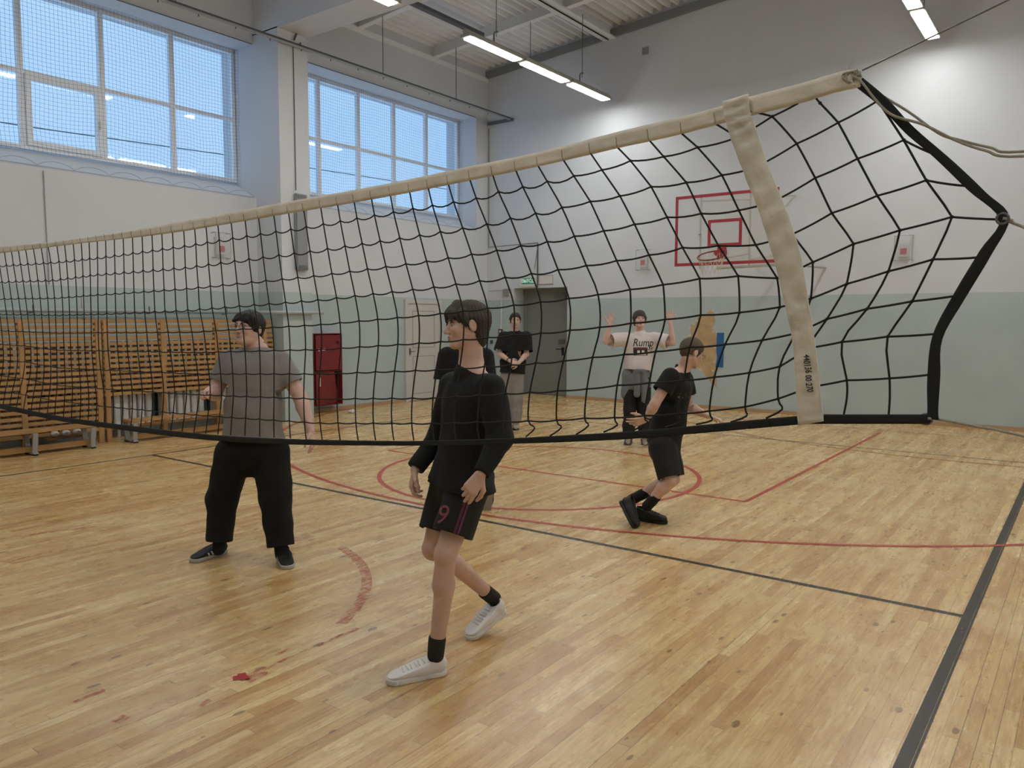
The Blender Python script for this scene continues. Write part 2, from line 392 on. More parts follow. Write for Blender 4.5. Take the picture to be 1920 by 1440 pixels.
# protective netting hung in front of the windows
NETM = mat('blue_grey_protective_netting', (118, 134, 158), 0.8)
def winnet(y0, y1, label, hemlabel):
    bm = NB(); X0 = -11.88; zt, zb = 6.24, 4.03; st = 0.056
    ny = int((y1 - y0) / st); nz = int((zt - zb) / st); w = 0.0017
    P = [[None] * (nz + 1) for _ in range(ny + 1)]
    for i in range(ny + 1):
        for k in range(nz + 1):
            y = y0 + i * (y1 - y0) / ny; z = zt - k * (zt - zb) / nz; f = k / nz
            P[i][k] = Vector((X0 + 0.03 * math.sin(y * 2.1 + f * 2) * f - 0.02 * f, y + 0.012 * math.sin(z * 7 + y) * f, z + 0.014 * math.sin(y * 9.0 + 2 * math.sin(y * 1.7)) * f + 0.02 * math.sin(y * 2.3)))
    def strip(a, b, d):
        v = [bm.verts.new(q) for q in (a - d, a + d, b + d, b - d)]; bm.faces.new(v)
    for i in range(ny + 1):
        for k in range(nz):
            strip(P[i][k], P[i][k + 1], Vector((0, w, 0)))
    for k in range(nz + 1):
        for i in range(ny):
            strip(P[i][k], P[i + 1][k], Vector((0, 0, w)))
    r = thing('protective_netting', label, 'netting', (X0, y0, zb))
    obj('netting_mesh', bm, NETM, r)
    bm = NB(); pts = []
    n = int((y1 - y0) / 0.45)
    for i in range(n * 6 + 1):
        y = y0 + 0.02 + i * (y1 - y0 - 0.04) / (n * 6); pts.append((XW + 0.012, y, 3.755 + 0.012 + 0.075 * abs(math.sin(i / 6 * math.pi)) ** 0.7))
    tube(bm, pts, 0.004, 4); tube(bm, [(XW + 0.012, y0 + .02, 3.758), (XW + 0.012, y1 - .02, 3.758)], 0.006, 4)
    obj('hem_cord', bm, mat('white_hem_cord', (176, 178, 182), 0.7), r)
    bm = NB(); tube(bm, [(XW + 0.02, y0 + .02, 6.26), (XW + 0.02, y1 - .02, 6.26)], 0.008, 5); obj('top_wire', bm, STEEL, r)
    return r
winnet(2.82, 8.18, 'fine ball-stop netting over the big window left of the pier', '')
winnet(8.82, 14.05, 'fine ball-stop netting over the window between pier and far corner', '')
bm = NB(); tube(bm, [(-25, 0, 7.0), (-25, 10.3, 7.22), (-25, 16.5, 7.48), (-25, 30, 7.9)], 0.018, 5); tag(obj('overhead_wire', bm, DGREY), 'thin dark overhead wire seen outside through the windows', 'wire')
# ================================================================ COURT LINES (paint on the floor)
RL = line_material('worn_red_line_paint', (178, 70, 52), 0.64)
RL2 = line_material('faded_red_line_paint', (190, 84, 66), 0.44, 0.6)
BLK = line_material('worn_black_line_paint', (56, 50, 44), 0.60, 0.92, 60.0, 5.0)
lz = [0.0010]
def seg(bm, a, b, w):
    a, b = Vector((*a, lz[0])), Vector((*b, lz[0])); d = (b - a).normalized(); n = Vector((-d.y, d.x, 0)) * w / 2
    bm.faces.new([bm.verts.new(p) for p in (a - n, b - n, b + n, a + n)])
def arc(bm, c, r, a0, a1, w, n=60):
    prev = None
    for i in range(n + 1):
        t = math.radians(a0 + (a1 - a0) * i / n)
        q = (bm.verts.new((c[0] + (r - w / 2) * math.cos(t), c[1] + (r - w / 2) * math.sin(t), lz[0])), bm.verts.new((c[0] + (r + w / 2) * math.cos(t), c[1] + (r + w / 2) * math.sin(t), lz[0])))
        if prev: bm.faces.new((prev[0], prev[1], q[1], q[0]))
        prev = q
def fl_obj(name, bm, m, z):
    o = obj(name, bm, m, floor); return o
XS1, XS2, YA, YE = -0.515, -9.52, 5.155, 11.29
bm = NB(); seg(bm, (XS1, -5.2), (XS1, YE), 0.066); seg(bm, (XS2, 3.0), (XS2, YE), 0.045); seg(bm, (XS2, YA), (XS1 - 0.033, YA), 0.05); seg(bm, (XS2, YE), (XS1, YE), 0.04)
fl_obj('volleyball_line', bm, BLK, 0)
lz[0] = 0.0016
bm = NB()
seg(bm, (-7.4, 7.22), (-2.6, 7.22), 0.045); seg(bm, (-2.6, 7.22), (-2.6, 13.0), 0.045); seg(bm, (-7.4, 7.22), (-7.4, 13.0), 0.045); seg(bm, (-9.9, 13.3), (-0.2, 13.3), 0.03)
fl_obj('free_throw_lane_line', bm, RL, 0)
lz[0] = 0.0020
bm = NB(); arc(bm, (-5.0, 7.22), 1.78, 0, 360, 0.05, 96); fl_obj('free_throw_circle', bm, RL, 0)
lz[0] = 0.0024
bm = NB(); arc(bm, (-5.0, 12.0), 6.73, 180, 360, 0.05, 120); fl_obj('three_point_arc', bm, RL, 0)
lz[0] = 0.0028
bm = NB(); arc(bm, (-1.4, 17.3), 6.4, 225, 315, 0.03, 60); fl_obj('faint_arc_line', bm, mat('thin_brown_line', (150, 96, 66), 0.5), 0)
# faded remains of the centre circle and a paint blob
bm = NB(); arc(bm, (-5.0, 2.155), 1.80, 24, 74, 0.07, 40); arc(bm, (-5.0, 2.155), 1.80, 0, 8, 0.02, 6); arc(bm, (-5.0, 2.155), 1.80, 150, 165, 0.05, 10); fl_obj('centre_circle_remnant', bm, RL2, 0)
lz[0] = 0.0032
bm = NB(); pts = []
for i in range(28):
    t = i / 28 * 2 * math.pi; r = 0.042 * (1 + 0.22 * math.sin(3 * t + 1) + 0.15 * math.sin(7 * t)); pts.append(bm.verts.new((-3.22 + r * math.cos(t), 2.15 + 0.8 * r * math.sin(t), lz[0])))
bm.faces.new(pts); fl_obj('paint_blob', bm, mat('red_paint_blob', (172, 42, 34), 0.35), 0)
bm = NB()
for (x, y, w, l) in ((-3.22, 2.55, .012, .7), (-3.215, 2.75, .03, .3), (-3.22, 1.8, .006, .5), (-3.28, 1.6, .05, .06), (-3.30, 2.45, .03, .1), (-3.16, 2.2, .05, .12), (-3.12, 1.9, .03, .06), (-6.3, 2.1, .06, .2), (-6.1, 2.35, .03, .35), (-2.25, 1.62, .035, .1), (-2.12, 1.5, .025, .08), (-3.6, 1.62, .03, .14)):
    seg(bm, (x, y - l / 2), (x + random.uniform(-.02, .02), y + l / 2), w)
fl_obj('red_paint_streak', bm, RL2, 0)

# ================================================================ LEFT WALL FITTINGS
# slatted pine screens over the radiators
def screen(y0, y1, posts, lowest, label, gap=None):
    r = thing('slatted_screen', label, 'wooden screen', (-11.05, (y0 + y1) / 2, 0), 'slatted pine screens along the window wall')
    bm = NB(); z = 1.66; i = 0
    while z > 0.09:
        if not (gap and gap[0] < z < gap[1]):
            box(bm, (-11.03, y0, z), (-11.005, y1, z + 0.048), 0.004)
        z -= 0.0785
    obj('slats', bm, WOOD, r)
    for p in posts:
        bm = NB(); box(bm, (-11.07, p - 0.035, 0), (-10.995, p + 0.035, 1.70), 0.005); obj('post', bm, WOOD, r)
    bm = NB(); y = y0 + 0.04
    while y < y1 - 0.02:
        box(bm, (-11.10, y, 0.66 if gap else 0.30), (-11.075, y + 0.055, 1.40)); y += 0.105
    obj('back_battens', bm, WOOD2, r)
    return r
screen(1.6, 5.30, [4.29, 3.3, 2.3, 5.25], 0.1, 'slatted pine radiator screen at the left edge of the view, behind a bench')
screen(5.315, 8.12, [5.36, 6.185, 7.066, 7.95], 0.1, 'slatted pine radiator screen behind the boy in grey, white radiators showing through', (0.20, 0.60))
def radiator(y0, y1, label):
    r = thing('radiator', label, 'radiator', (-11.3, (y0 + y1) / 2, 0.15), 'radiators under the windows')
    bm = NB(); y = y0
    while y < y1 - 0.04:
        box(bm, (-11.38, y, 0.16), (-11.22, y + 0.084, 0.66), 0.01); y += 0.118
    obj('fins', bm, mat('white_radiator_enamel', (232, 234, 236), .4), r)
    bm = NB(); box(bm, (-11.40, y0 - .03, 0.14), (-11.385, y1 + .03, 0.68)); obj('gap_shade_sheet', bm, mat('radiator_gap_shade', (38, 42, 46), .7), r)  # dark sheet added so the gaps between fins look like deep shade
    bm = NB(); box(bm, (-11.5, y0 + .1, 0.0), (-11.36, y0 + .14, 0.62)); obj('support_foot', bm, WHITE, r)
    for z in (0.18, 0.58):
        bm = NB(); box(bm, (-11.33, y0, z), (-11.27, y1, z + 0.06)); obj('manifold', bm, mat('radiator_manifold', (60, 62, 64), 0.6), r)
    return r
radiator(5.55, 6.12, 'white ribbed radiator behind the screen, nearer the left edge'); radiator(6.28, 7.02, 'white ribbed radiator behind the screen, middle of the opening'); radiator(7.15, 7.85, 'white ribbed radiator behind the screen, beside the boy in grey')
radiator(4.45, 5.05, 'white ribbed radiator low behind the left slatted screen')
def bench(y0, y1, legs, label):
    r = thing('gymnastic_bench', label, 'bench', (-10.72, (y0 + y1) / 2, 0), 'low gymnastic benches along the screens')
    bm = NB(); box(bm, (-10.86, y0, 0.285), (-10.60, y1, 0.32), 0.006); obj('seat', bm, WOOD, r)
    bm = NB(); box(bm, (-10.76, y0 + 0.1, 0.04), (-10.70, y1 - 0.1, 0.11), 0.004); obj('lower_beam', bm, WOOD, r)
    for l in legs:
        bm = NB()
        for s in (-1, 1): obox(bm, (-10.73 + s * 0.115, l, 0.15), (math.cos(s * 0.17), 0, math.sin(s * 0.17) * -1), (0, 1, 0), (math.sin(s * 0.17), 0, math.cos(s * 0.17)), 0.012, 0.03, 0.135)
        box(bm, (-10.86, l - 0.03, 0.02), (-10.60, l + 0.03, 0.04))
        lg = obj('leg', bm, mat('grey_painted_leg', (158, 158, 155), 0.5), r)
        bm = NB(); [box(bm, (-10.73 + s * 0.12 - .02, l - 0.025, 0), (-10.73 + s * 0.12 + .02, l + 0.025, 0.02)) for s in (-1,)]; obj('rubber_foot', bm, CORD, lg); bm = NB(); box(bm, (-10.73 + .1, l - 0.025, 0), (-10.73 + .14, l + 0.025, 0.02)); obj('rubber_foot', bm, CORD, lg)
bench(1.9, 5.05, (2.4, 4.24, 4.95), 'pine gymnastic bench reaching out of the left edge, grey metal legs')
bench(5.45, 8.0, (5.52, 7.8), 'pine gymnastic bench behind the boy in grey')
for i, y in enumerate((4.62, 4.76, 4.90)):
    bm = NB(); bmesh.ops.create_icosphere(bm, subdivisions=3, radius=0.05, matrix=Matrix.Translation((-10.95, y, 0.20)) @ Matrix.Diagonal((1, 1, .85, 1)))
    # lying on a shallow shelf between bench and screen
    tag(obj('white_ball', bm, WHITE, smooth=True), ('leftmost', 'middle', 'rightmost')[i] + ' of three small white balls under the left bench', 'ball', 'small white balls')
bm = NB(); box(bm, (-10.992, 4.5, 0.13), (-10.90, 5.02, 0.155)); tag(obj('low_shelf', bm, WOOD2), 'narrow low shelf on the left screen carrying small white balls', 'shelf')
# heating pipe along wall and across the pier
bm = NB(); tube(bm, [(-11.40, YB + 0.1, 1.83), (-11.40, 7.9, 1.83)], 0.028, 10); 
pr = thing('heating_pipe', 'pale heating pipe running above the slatted screens', 'pipe', (-11.4, 5, 1.83))
obj('pipe_run', bm, mat('pale_grey_pipe', (176, 184, 186), 0.4), pr, True)
bm = NB(); tube(bm, [(-11.40, 7.9, 1.83), (-11.2, 8.02, 1.83), (-10.86, 8.1, 1.83), (-10.79, 8.2, 1.83), (-10.79, 9.0, 1.83)], 0.028, 10)
obj('pipe_bend', bm, mat('pale_grey_pipe', (176, 184, 186), 0.4), pr, True)
for y in (3.0, 4.6, 6.2, 7.5):
    bm = NB(); box(bm, (-11.5, y - 0.012, 1.79), (-11.37, y + 0.012, 1.805)); box(bm, (-11.385, y - 0.01, 1.8), (-11.37, y + 0.01, 1.9)); obj('bracket', bm, STEEL, pr)
bm = NB(); tube(bm, [(-11.49, 5.30, 1.72), (-11.49, 5.30, 2.02)], 0.02, 8); tag(obj('pipe_stub', bm, WHITE), 'short white pipe stub standing on the wall behind the screen post', 'pipe')
# thin conduit hanging from window net at far left
bm = NB(); tube(bm, [(XW + 0.015, 4.85, 3.70), (XW + 0.015, 4.86, 2.18)], 0.007, 6); tag(obj('thin_conduit', bm, mat('light_grey_conduit', (150, 152, 156), .5)), 'thin vertical cable on the white wall under the left window', 'cable')
# pier: conduit and long grey fixture
bm = NB(); tube(bm, [(-10.828, 8.50, 6.2), (-10.828, 8.50, 3.86)], 0.008, 6); tag(obj('pier_conduit', bm, DGREY), 'dark thin cable down the front of the wall pier', 'cable')
r = thing('wall_heater', 'long narrow grey metal fixture mounted upright on the pier', 'fixture', (-10.82, 8.55, 2.55))
bm = NB(); box(bm, (-10.84, 8.45, 2.54), (-10.76, 8.68, 3.80), 0.01); obj('housing', bm, mat('grey_metal_housing', (146, 150, 152), 0.4, 0.3), r)
for z in (3.72, 2.56):
    bm = NB(); box(bm, (-10.76, 8.48, z), (-10.752, 8.65, z + .06)); obj('end_cap', bm, STEEL, r)
# curtain rail with hanger rods below the roof
RAILM = mat('pale_galvanised_rail', (168, 172, 176), 0.35, 0.4)
r = thing('curtain_rail', 'grey steel curtain rail running under the roof along the windows to the far wall', 'rail', (-10.8, 8, 6.18))
bm = NB(); tube(bm, [(-10.8, YB + .1, 6.19), (-10.8, 14.40, 6.19)], 0.024, 8); obj('rail', bm, RAILM, r)
bm = NB(); tube(bm, [(-10.8, YB + .1, 6.225), (-10.8, 14.40, 6.225)], 0.016, 6)
y = -5.0
while y < 14.3: box(bm, (-10.806, y, 6.14), (-10.794, y + 0.012, 6.24)); y += 0.62
obj('hook_wire', bm, DGREY, r)
for y in (10.5, 12.56, 6.43, 4.36): 
    bm = NB(); tube(bm, [(-10.8, y, 6.22), (-10.8, y, roofz(-10.8))], 0.008, 6); obj('hanger_rod', bm, STEEL, r)
bm = NB(); box(bm, (-11.45, 14.405, 6.16), (-10.75, 14.465, 6.22)); obj('end_bracket', bm, STEEL, r)
bm = NB(); tube(bm, [(-10.8, 8.5, 6.28), (-10.8, 8.55, 6.39)], 0.018, 6); tube(bm, [(-10.8, 8.62, 6.24), (-10.86, 8.68, 6.30), (-10.86, 8.62, 6.39)], 0.012, 6); obj('girder_clamp', bm, DGREY, r)
# red fire cabinet
r = thing('fire_hose_cabinet', 'red metal fire hose cabinet hung on the window wall', 'cabinet', (-11.35, 9.6, 0.15))
Y0, Y1, Z0, Z1, XF = 9.17, 9.83, 0.14, 1.46, -11.27
bm = NB(); t = 0.012
box(bm, (XW, Y0, Z0), (XF, Y0 + t, Z1)); box(bm, (XW, Y1 - t, Z0), (XF, Y1, Z1)); box(bm, (XW, Y0 + t, Z1 - t), (XF, Y1 - t, Z1)); box(bm, (XW, Y0 + t, Z0), (XF, Y1 - t, Z0 + t)); box(bm, (XW, Y0 + t, Z0 + t), (XW + 0.01, Y1 - t, Z1 - t)); box(bm, (XW + .01, Y0 + t, 0.76), (XF - .01, Y1 - t, 0.775))
obj('body', bm, RED, r)
bm = NB(); box(bm, (XF, Y0 + 0.03, 0.79), (XF + 0.016, Y1 - 0.03, Z1 - 0.03), 0.004); d1 = obj('door', bm, RED, r)
bm = NB(); bmesh.ops.create_cone(bm, cap_ends=True, segments=14, radius1=0.028, radius2=0.028, depth=0.02, matrix=Matrix.Translation((XF + 0.025, Y1 - 0.12, 1.30)) @ Matrix.Rotation(math.pi / 2, 4, 'Y')); obj('handle', bm, mat('dark_red_handle', (70, 14, 18), .4), d1)
bm = NB(); box(bm, (XF + 0.016, Y0 + 0.09, 1.14), (XF + 0.018, Y0 + 0.12, 1.19)); box(bm, (XF + 0.016, Y0 + 0.16, 1.15), (XF + 0.018, Y0 + 0.25, 1.19)); obj('sticker', bm, WHITE, d1)
bm = NB(); v = [bm.verts.new(p) for p in ((XF, Y0 + 0.03, 0.16), (XF, Y0 + 0.03, 0.75), (XF - 0.02, Y1 - 0.18, 0.75), (XF - 0.10, Y1 - 0.05, 0.16))]
w = [bm.verts.new(q.co + Vector((0.012, 0, 0))) for q in v]; bm.faces.new(v); bm.faces.new(w)
for k in range(4): bm.faces.new((v[k], v[(k + 1) % 4], w[(k + 1) % 4], w[k]))
d2 = obj('door', bm, RED, r)
bm = NB(); box(bm, (XF + 0.014, Y0 + 0.10, 0.50), (XF + 0.017, Y0 + 0.13, 0.66)); obj('sticker', bm, WHITE, d2)
# white panel door
r = thing('door_1', None, None, (XW, 12.25, 0)); r['kind'] = 'structure'
WD = mat('white_door_enamel', (198, 198, 194), 0.35)
bm = NB(); box(bm, (XW, 11.70, 0), (XW + 0.05, 11.78, 2.13)); box(bm, (XW, 12.74, 0), (XW + 0.05, 12.82, 2.13)); box(bm, (XW, 11.78, 2.05), (XW + 0.05, 12.74, 2.13)); obj('door_frame', bm, WD, r)
bm = NB(); box(bm, (XW + .002, 11.78, 0.01), (XW + 0.03, 12.74, 2.05)); lf = obj('door_leaf', bm, WD, r)
for (a, b_) in ((0.15, 0.95), (1.12, 1.9)):
    bm = NB(); box(bm, (XW + 0.03, 11.92, a), (XW + 0.034, 11.935, b_)); box(bm, (XW + 0.03, 12.585, a), (XW + 0.034, 12.60, b_)); box(bm, (XW + 0.03, 11.935, a), (XW + 0.034, 12.585, a + .015)); box(bm, (XW + 0.03, 11.935, b_ - .015), (XW + 0.034, 12.585, b_)); obj('panel_moulding', bm, mat('door_moulding_grey', (150, 152, 150), .5), lf)
bm = NB(); box(bm, (XW + 0.03, 11.82, 0.98), (XW + 0.05, 11.85, 1.12), 0.004); tube(bm, [(XW + 0.05, 11.835, 1.05), (XW + 0.09, 11.835, 1.05), (XW + 0.09, 11.93, 1.05)], 0.009, 6); obj('door_handle', bm, STEEL, lf)
# crumpled white scrap
bm = NB(); bmesh.ops.create_icosphere(bm, subdivisions=3, radius=0.045)
for v in bm.verts: v.co = Vector((v.co.x * 1.2, v.co.y * 1.5, v.co.z * .7)) * (1 + 0.3 * math.sin(v.co.x * 90 + 2) * math.sin(v.co.y * 80)) + Vector((-10.9, 9.72, 0.034))
tag(obj('crumpled_paper', bm, WHITE), 'crumpled white scrap on the floor below the red cabinet', 'scrap')

# emergency sounder boxes behind clear guards
def sounder(loc, ax, ay, label):
    # ax = along wall, ay = out of wall
    r = thing('alarm_box', label, 'alarm', loc, 'alarm boxes under clear guards')
    c = Vector(loc); ax = Vector(ax); ay = Vector(ay); az = Vector((0, 0, 1))
    bm = NB()
    obox(bm, c + ay * 0.012 - az * .01, ax, ay, az, 0.085, 0.012, 0.15)
    b1 = obj('backplate', bm, mat('white_alarm_plastic', (206, 206, 204), .4), r)
    bm = NB(); obox(bm, c + ay * 0.05 - az * 0.03, ax, ay, az, 0.07, 0.03, 0.11); obj('housing', bm, mat('white_alarm_plastic', (206, 206, 204), .4), r)
    bm = NB(); obox(bm, c + ay * 0.083 - az * 0.055, ax, ay, az, 0.045, 0.003, 0.045); obox(bm, c + ay * 0.084 - az * 0.055, ax, ay, az, 0.05, 0.001, 0.05); obj('red_face', bm, mat('red_alarm_face', (186, 52, 58), .4), r)
    bm = NB(); s = 0.19; hz = 0.2
    for a, b_ in (((-s, -hz), (s, -hz)), ((s, -hz), (s, hz)), ((s, hz), (-s, hz)), ((-s, hz), (-s, -hz))):
        tube(bm, [c + ay * 0.12 + ax * a[0] * .7 + az * a[1], c + ay * 0.12 + ax * b_[0] * .7 + az * b_[1]], 0.004, 5)
    for a in (-s, s):
        for b_ in (-hz, hz): tube(bm, [c + ax * a * .7 + az * b_, c + ay * 0.13 + ax * a * .7 + az * b_], 0.006, 5)
    obj('guard_frame', bm, mat('guard_grey', (150, 150, 148), .4), r)
    bm = NB(); obox(bm, c + ay * 0.12, ax, ay, az, s * .7, 0.003, hz); obj('clear_cover', bm, glass_material('clear_cover', 0.08), r)
sounder((-7.43, YF, 2.93), (1, 0, 0), (0, -1, 0), 'red and white alarm box left of the basketball backboard')
sounder((-2.64, YF, 2.92), (1, 0, 0), (0, -1, 0), 'red and white alarm box right of the white net band')
sounder((XW, 7.47, 2.90), (0, 1, 0), (1, 0, 0), 'red and white alarm box on the window wall above the boy in grey')

# ================================================================ FAR WALL FITTINGS
r = thing('door_2', None, None, (-9.9, YF + ND, 0)); r['kind'] = 'structure'
GD = mat('grey_metal_door', (126, 128, 124), 0.45)
bm = NB(); box(bm, (-10.70, YF + ND - 0.05, 0.0), (-10.62, YF + ND, NZ)); box(bm, (-9.36, YF + ND - 0.05, 0), (-9.28, YF + ND, NZ)); box(bm, (-10.62, YF + ND - 0.05, NZ - 0.1), (-9.36, YF + ND, NZ)); obj('door_frame', bm, GD, r)
bm = NB(); box(bm, (-10.62, YF + ND - 0.035, 0.01), (-9.36, YF + ND, NZ - 0.1)); lf = obj('door_leaf', bm, GD, r)
bm = NB(); box(bm, (-9.74, YF + ND - 0.05, 1.18), (-9.58, YF + ND - 0.035, 1.28)); obj('lock_plate', bm, DGREY, lf)
bm = NB(); box(bm, (-9.66, YF + ND - 0.05, 0.92), (-9.60, YF + ND - 0.035, 1.10)); tube(bm, [(-9.63, YF + ND - 0.05, 1.06), (-9.63, YF + ND - 0.09, 1.06), (-9.78, YF + ND - 0.09, 1.06)], 0.011, 6); obj('door_handle', bm, CORD, lf)
bm = NB(); box(bm, (-9.85, YF + ND - 0.09, 2.2), (-9.55, YF + ND - 0.04, 2.27)); tube(bm, [(-9.8, YF + ND - .09, 2.24), (-9.6, YF + ND - .25, 2.27), (-9.45, YF + ND - .06, 2.31)], 0.01, 5); obj('door_closer', bm, mat('closer_grey', (120, 120, 116), .5), lf)
# exit sign + blank sign
def text_mesh(body, size, font_shear=0.0, ext=0.0, bold=0.0):
    cu = bpy.data.curves.new('t', 'FONT'); cu.body = body; cu.size = size; cu.align_x = 'CENTER'; cu.align_y = 'CENTER'; cu.shear = font_shear; cu.extrude = ext; cu.offset = bold
    cu.resolution_u = 3
    to = bpy.data.objects.new('t', cu); COL.objects.link(to)
    bpy.context.view_layer.update(); dg = bpy.context.evaluated_depsgraph_get()
    me = bpy.data.meshes.new_from_object(to.evaluated_get(dg)); COL.objects.unlink(to); bpy.data.objects.remove(to); me.name = 'lettering'; me.materials.clear()
    return me
def text_on(body, size, c, ax, up, m, parent, shear=0.0, sx=1.0, name='lettering'):
    me = text_mesh(body, size, shear); ax, up, c = Vector(ax).normalized(), Vector(up).normalized(), Vector(c)
    for v in me.vertices: v.co = c + ax * v.co.x * sx + up * v.co.y
    return obj(name, me, m, parent)
r = thing('exit_sign', 'green exit sign with white Cyrillic letters above the grey door', 'sign', (-10.3, YF, 2.6))
bm = NB(); box(bm, (-10.54, YF - 0.03, 2.45), (-10.10, YF, 2.69), 0.005); obj('housing', bm, WHITE, r)
bm = NB(); box(bm, (-10.48, YF - 0.034, 2.52), (-10.13, YF - 0.03, 2.65)); obj('green_face', bm, mat('lit_green_face', (20, 92, 66), 0.4, emit=(0.01, 0.16, 0.09, 0.5)), r)
text_on('ВЫХОД', 0.115, (-10.305, YF - 0.036, 2.585), (1, 0, 0), (0, 0, 1), mat('lit_white_letters', (220, 235, 225), 0.4, emit=(0.7, 0.85, 0.75, 0.6)), r, sx=0.8)
r = thing('blank_sign_frame', 'empty pale sign plate right of the exit sign', 'sign', (-9.83, YF, 2.6))
bm = NB(); box(bm, (-10.02, YF - 0.02, 2.50), (-9.64, YF, 2.70)); obj('plate', bm, WHITE, r)
bm = NB()
for a in ((-10.02, 2.50, -9.64, 2.506), (-10.02, 2.694, -9.64, 2.70), (-10.02, 2.506, -10.014, 2.694), (-9.646, 2.506, -9.64, 2.694)): box(bm, (a[0], YF - 0.025, a[1]), (a[2], YF - 0.02, a[3]))
obj('frame', bm, STEEL, r)
def wallcable(pts, rad, label, m=DGREY, name='wall_cable'):
    bm = NB(); tube(bm, pts, rad, 5); tag(obj(name, bm, m), label, 'cable')
yc = YF - 0.012
wallcable([(-11.45, yc, 6.10), (-11.45, yc, 3.40), (-10.05, yc, 3.42)], 0.007, 'thin cable down the far corner, turning right towards the exit sign')
wallcable([(-10.06, yc, 3.40), (-10.06, yc, 2.44)], 0.016, 'dark conduit dropping to the exit sign', mat('dark_conduit', (78, 82, 84), .5))
wallcable([(-10.07, yc, 3.3), (-10.12, yc, 3.0), (-10.15, yc, 2.85)], 0.006, 'loose dark cable end hanging beside the conduit')
wallcable([(-11.42, yc, 2.38), (-10.78, yc, 2.40)], 0.006, 'thin horizontal cable left of the door niche', mat('pale_cable', (150, 150, 146), .5))
wallcable([(-11.07, yc, 2.39), (-11.09, yc, 1.5)], 0.014, 'white cable trunking above the small red call point', WHITE)
r = thing('call_point', 'small dark square call point with a red centre on the far wall', 'switch', (-11.10, YF, 1.44)); bm = NB(); box(bm, (-11.16, YF - 0.03, 1.39), (-11.04, YF, 1.50), .004); obj('housing', bm, mat('dark_red_casing', (96, 48, 46), .5), r); bm = NB(); box(bm, (-11.125, YF - 0.035, 1.42), (-11.075, YF - .03, 1.47)); obj('button', bm, WHITE, r)
bm = NB(); box(bm, (-11.40, YF - 0.03, 1.16), (-11.33, YF, 1.24), .004); tag(obj('socket', bm, DGREY), 'small dark socket near the far corner, half hidden by the walking boy', 'socket')
bm = NB(); box(bm, (-10.98, YF - 0.08, 2.26), (-10.86, YF, 2.42), .01); tag(obj('motion_sensor', bm, mat('sensor_grey', (140, 140, 138), .5)), 'small grey sensor at the upper left of the door niche', 'sensor')
bm = NB(); box(bm, (-7.55, YF - 0.02, 6.98), (-7.42, YF, 7.12)); tag(obj('vent_plate', bm, mat('plate_grey', (150, 150, 148), .6)), 'small grey plate high on the far wall', 'plate')
# peeled plaster patch and blue strip
pts_px = [(-6.42, 1.20), (-6.38, 1.42), (-6.42, 1.60), (-6.30, 1.66), (-6.25, 1.80), (-6.1, 1.83), (-5.99, 1.93), (-5.93, 1.85), (-5.9, 1.70), (-5.97, 1.55), (-5.86, 1.48), (-5.86, 1.10), (-5.90, 0.92), (-5.86, 0.8), (-5.84, 0.42), (-5.95, 0.5), (-6.1, 0.68), (-6.3, 0.86), (-6.45, 0.97)]
def patch(name, pts, y0, m):
    bm = NB(); a = [bm.verts.new((x, YF, z)) for x, z in pts]; b_ = [bm.verts.new((x, YF - y0, z)) for x, z in pts]
    bm.faces.new(b_)
    for k in range(len(pts)): bm.faces.new((a[k], a[(k + 1) % len(pts)], b_[(k + 1) % len(pts)], b_[k]))
    obj(name, bm, m, wall_far)
patch('bare_plaster_patch', pts_px, 0.004, mat('bare_sand_plaster', (188, 160, 122), 0.9, var=0.12, vscale=7))
for i in range(46):
    k = random.randrange(len(pts_px)); x, z = pts_px[k]; x2, z2 = pts_px[(k + 1) % len(pts_px)]; t = random.random()
    x = x + (x2 - x) * t + random.gauss(0, .03); z = z + (z2 - z) * t + random.gauss(0, .03)
    if i == 0: bmf = NB()
    rr = random.uniform(0.008, 0.035); q = [bmf.verts.new((x + rr * math.cos(a) * random.uniform(.6, 1.2), YF - 0.006 - 0.00001 * i, z + rr * math.sin(a) * random.uniform(.6, 1.2))) for a in [j * math.pi / 3 for j in range(6)]]; bmf.faces.new(q)
obj('paint_flakes', bmf, mat('flaking_white_paint', (206, 200, 182), 0.8), wall_far)
bm = NB(); v = [(-5.87, 0.82), (-5.72, 0.82), (-5.72, 1.48), (-5.86, 1.48), (-5.86, 1.14), (-5.84, 1.0)]
a = [bm.verts.new((x, YF, z)) for x, z in v]; b_ = [bm.verts.new((x, YF - 0.012, z)) for x, z in v]; bm.faces.new(b_)
for k in range(len(v)): bm.faces.new((a[k], a[(k + 1) % len(v)], b_[(k + 1) % len(v)], b_[k]))
tag(obj('blue_wall_strip', bm, mat('blue_board', (34, 96, 150), 0.5)), 'upright blue strip at the edge of the bare plaster patch', 'panel')

# ---- basketball backboard
r = thing('basketball_backboard', 'clear basketball backboard with red borders, bent hoop and torn net', 'basketball hoop', (-4.97, 12.5, 2.6))
BX0, BX1, BZ0, BZ1, BY = -5.845, -4.10, 2.63, 3.80, 12.5
bm = NB(); box(bm, (BX0, BY - 0.008, BZ0), (BX1, BY + 0.008, BZ1)); obj('panel', bm, glass_material('clear_board', 0.22, (216, 216, 208), 0.03), r)
BR = mat('red_board_border', (170, 52, 62), 0.5)
def frame(bm, x0, x1, z0, z1, w, y):
    box(bm, (x0, y - .003, z0), (x0 + w, y, z1)); box(bm, (x1 - w, y - .003, z0), (x1, y, z1)); box(bm, (x0 + w, y - .003, z0), (x1 - w, y, z0 + w)); box(bm, (x0 + w, y - .003, z1 - w), (x1 - w, y, z1))
bm = NB(); frame(bm, BX0, BX1, BZ0, BZ1, 0.05, BY - 0.008); obj('outer_border', bm, BR, r)
bm = NB(); frame(bm, -5.26, -4.68, 2.93, 3.37, 0.05, BY - 0.008); obj('target_square', bm, BR, r)
bm = NB()
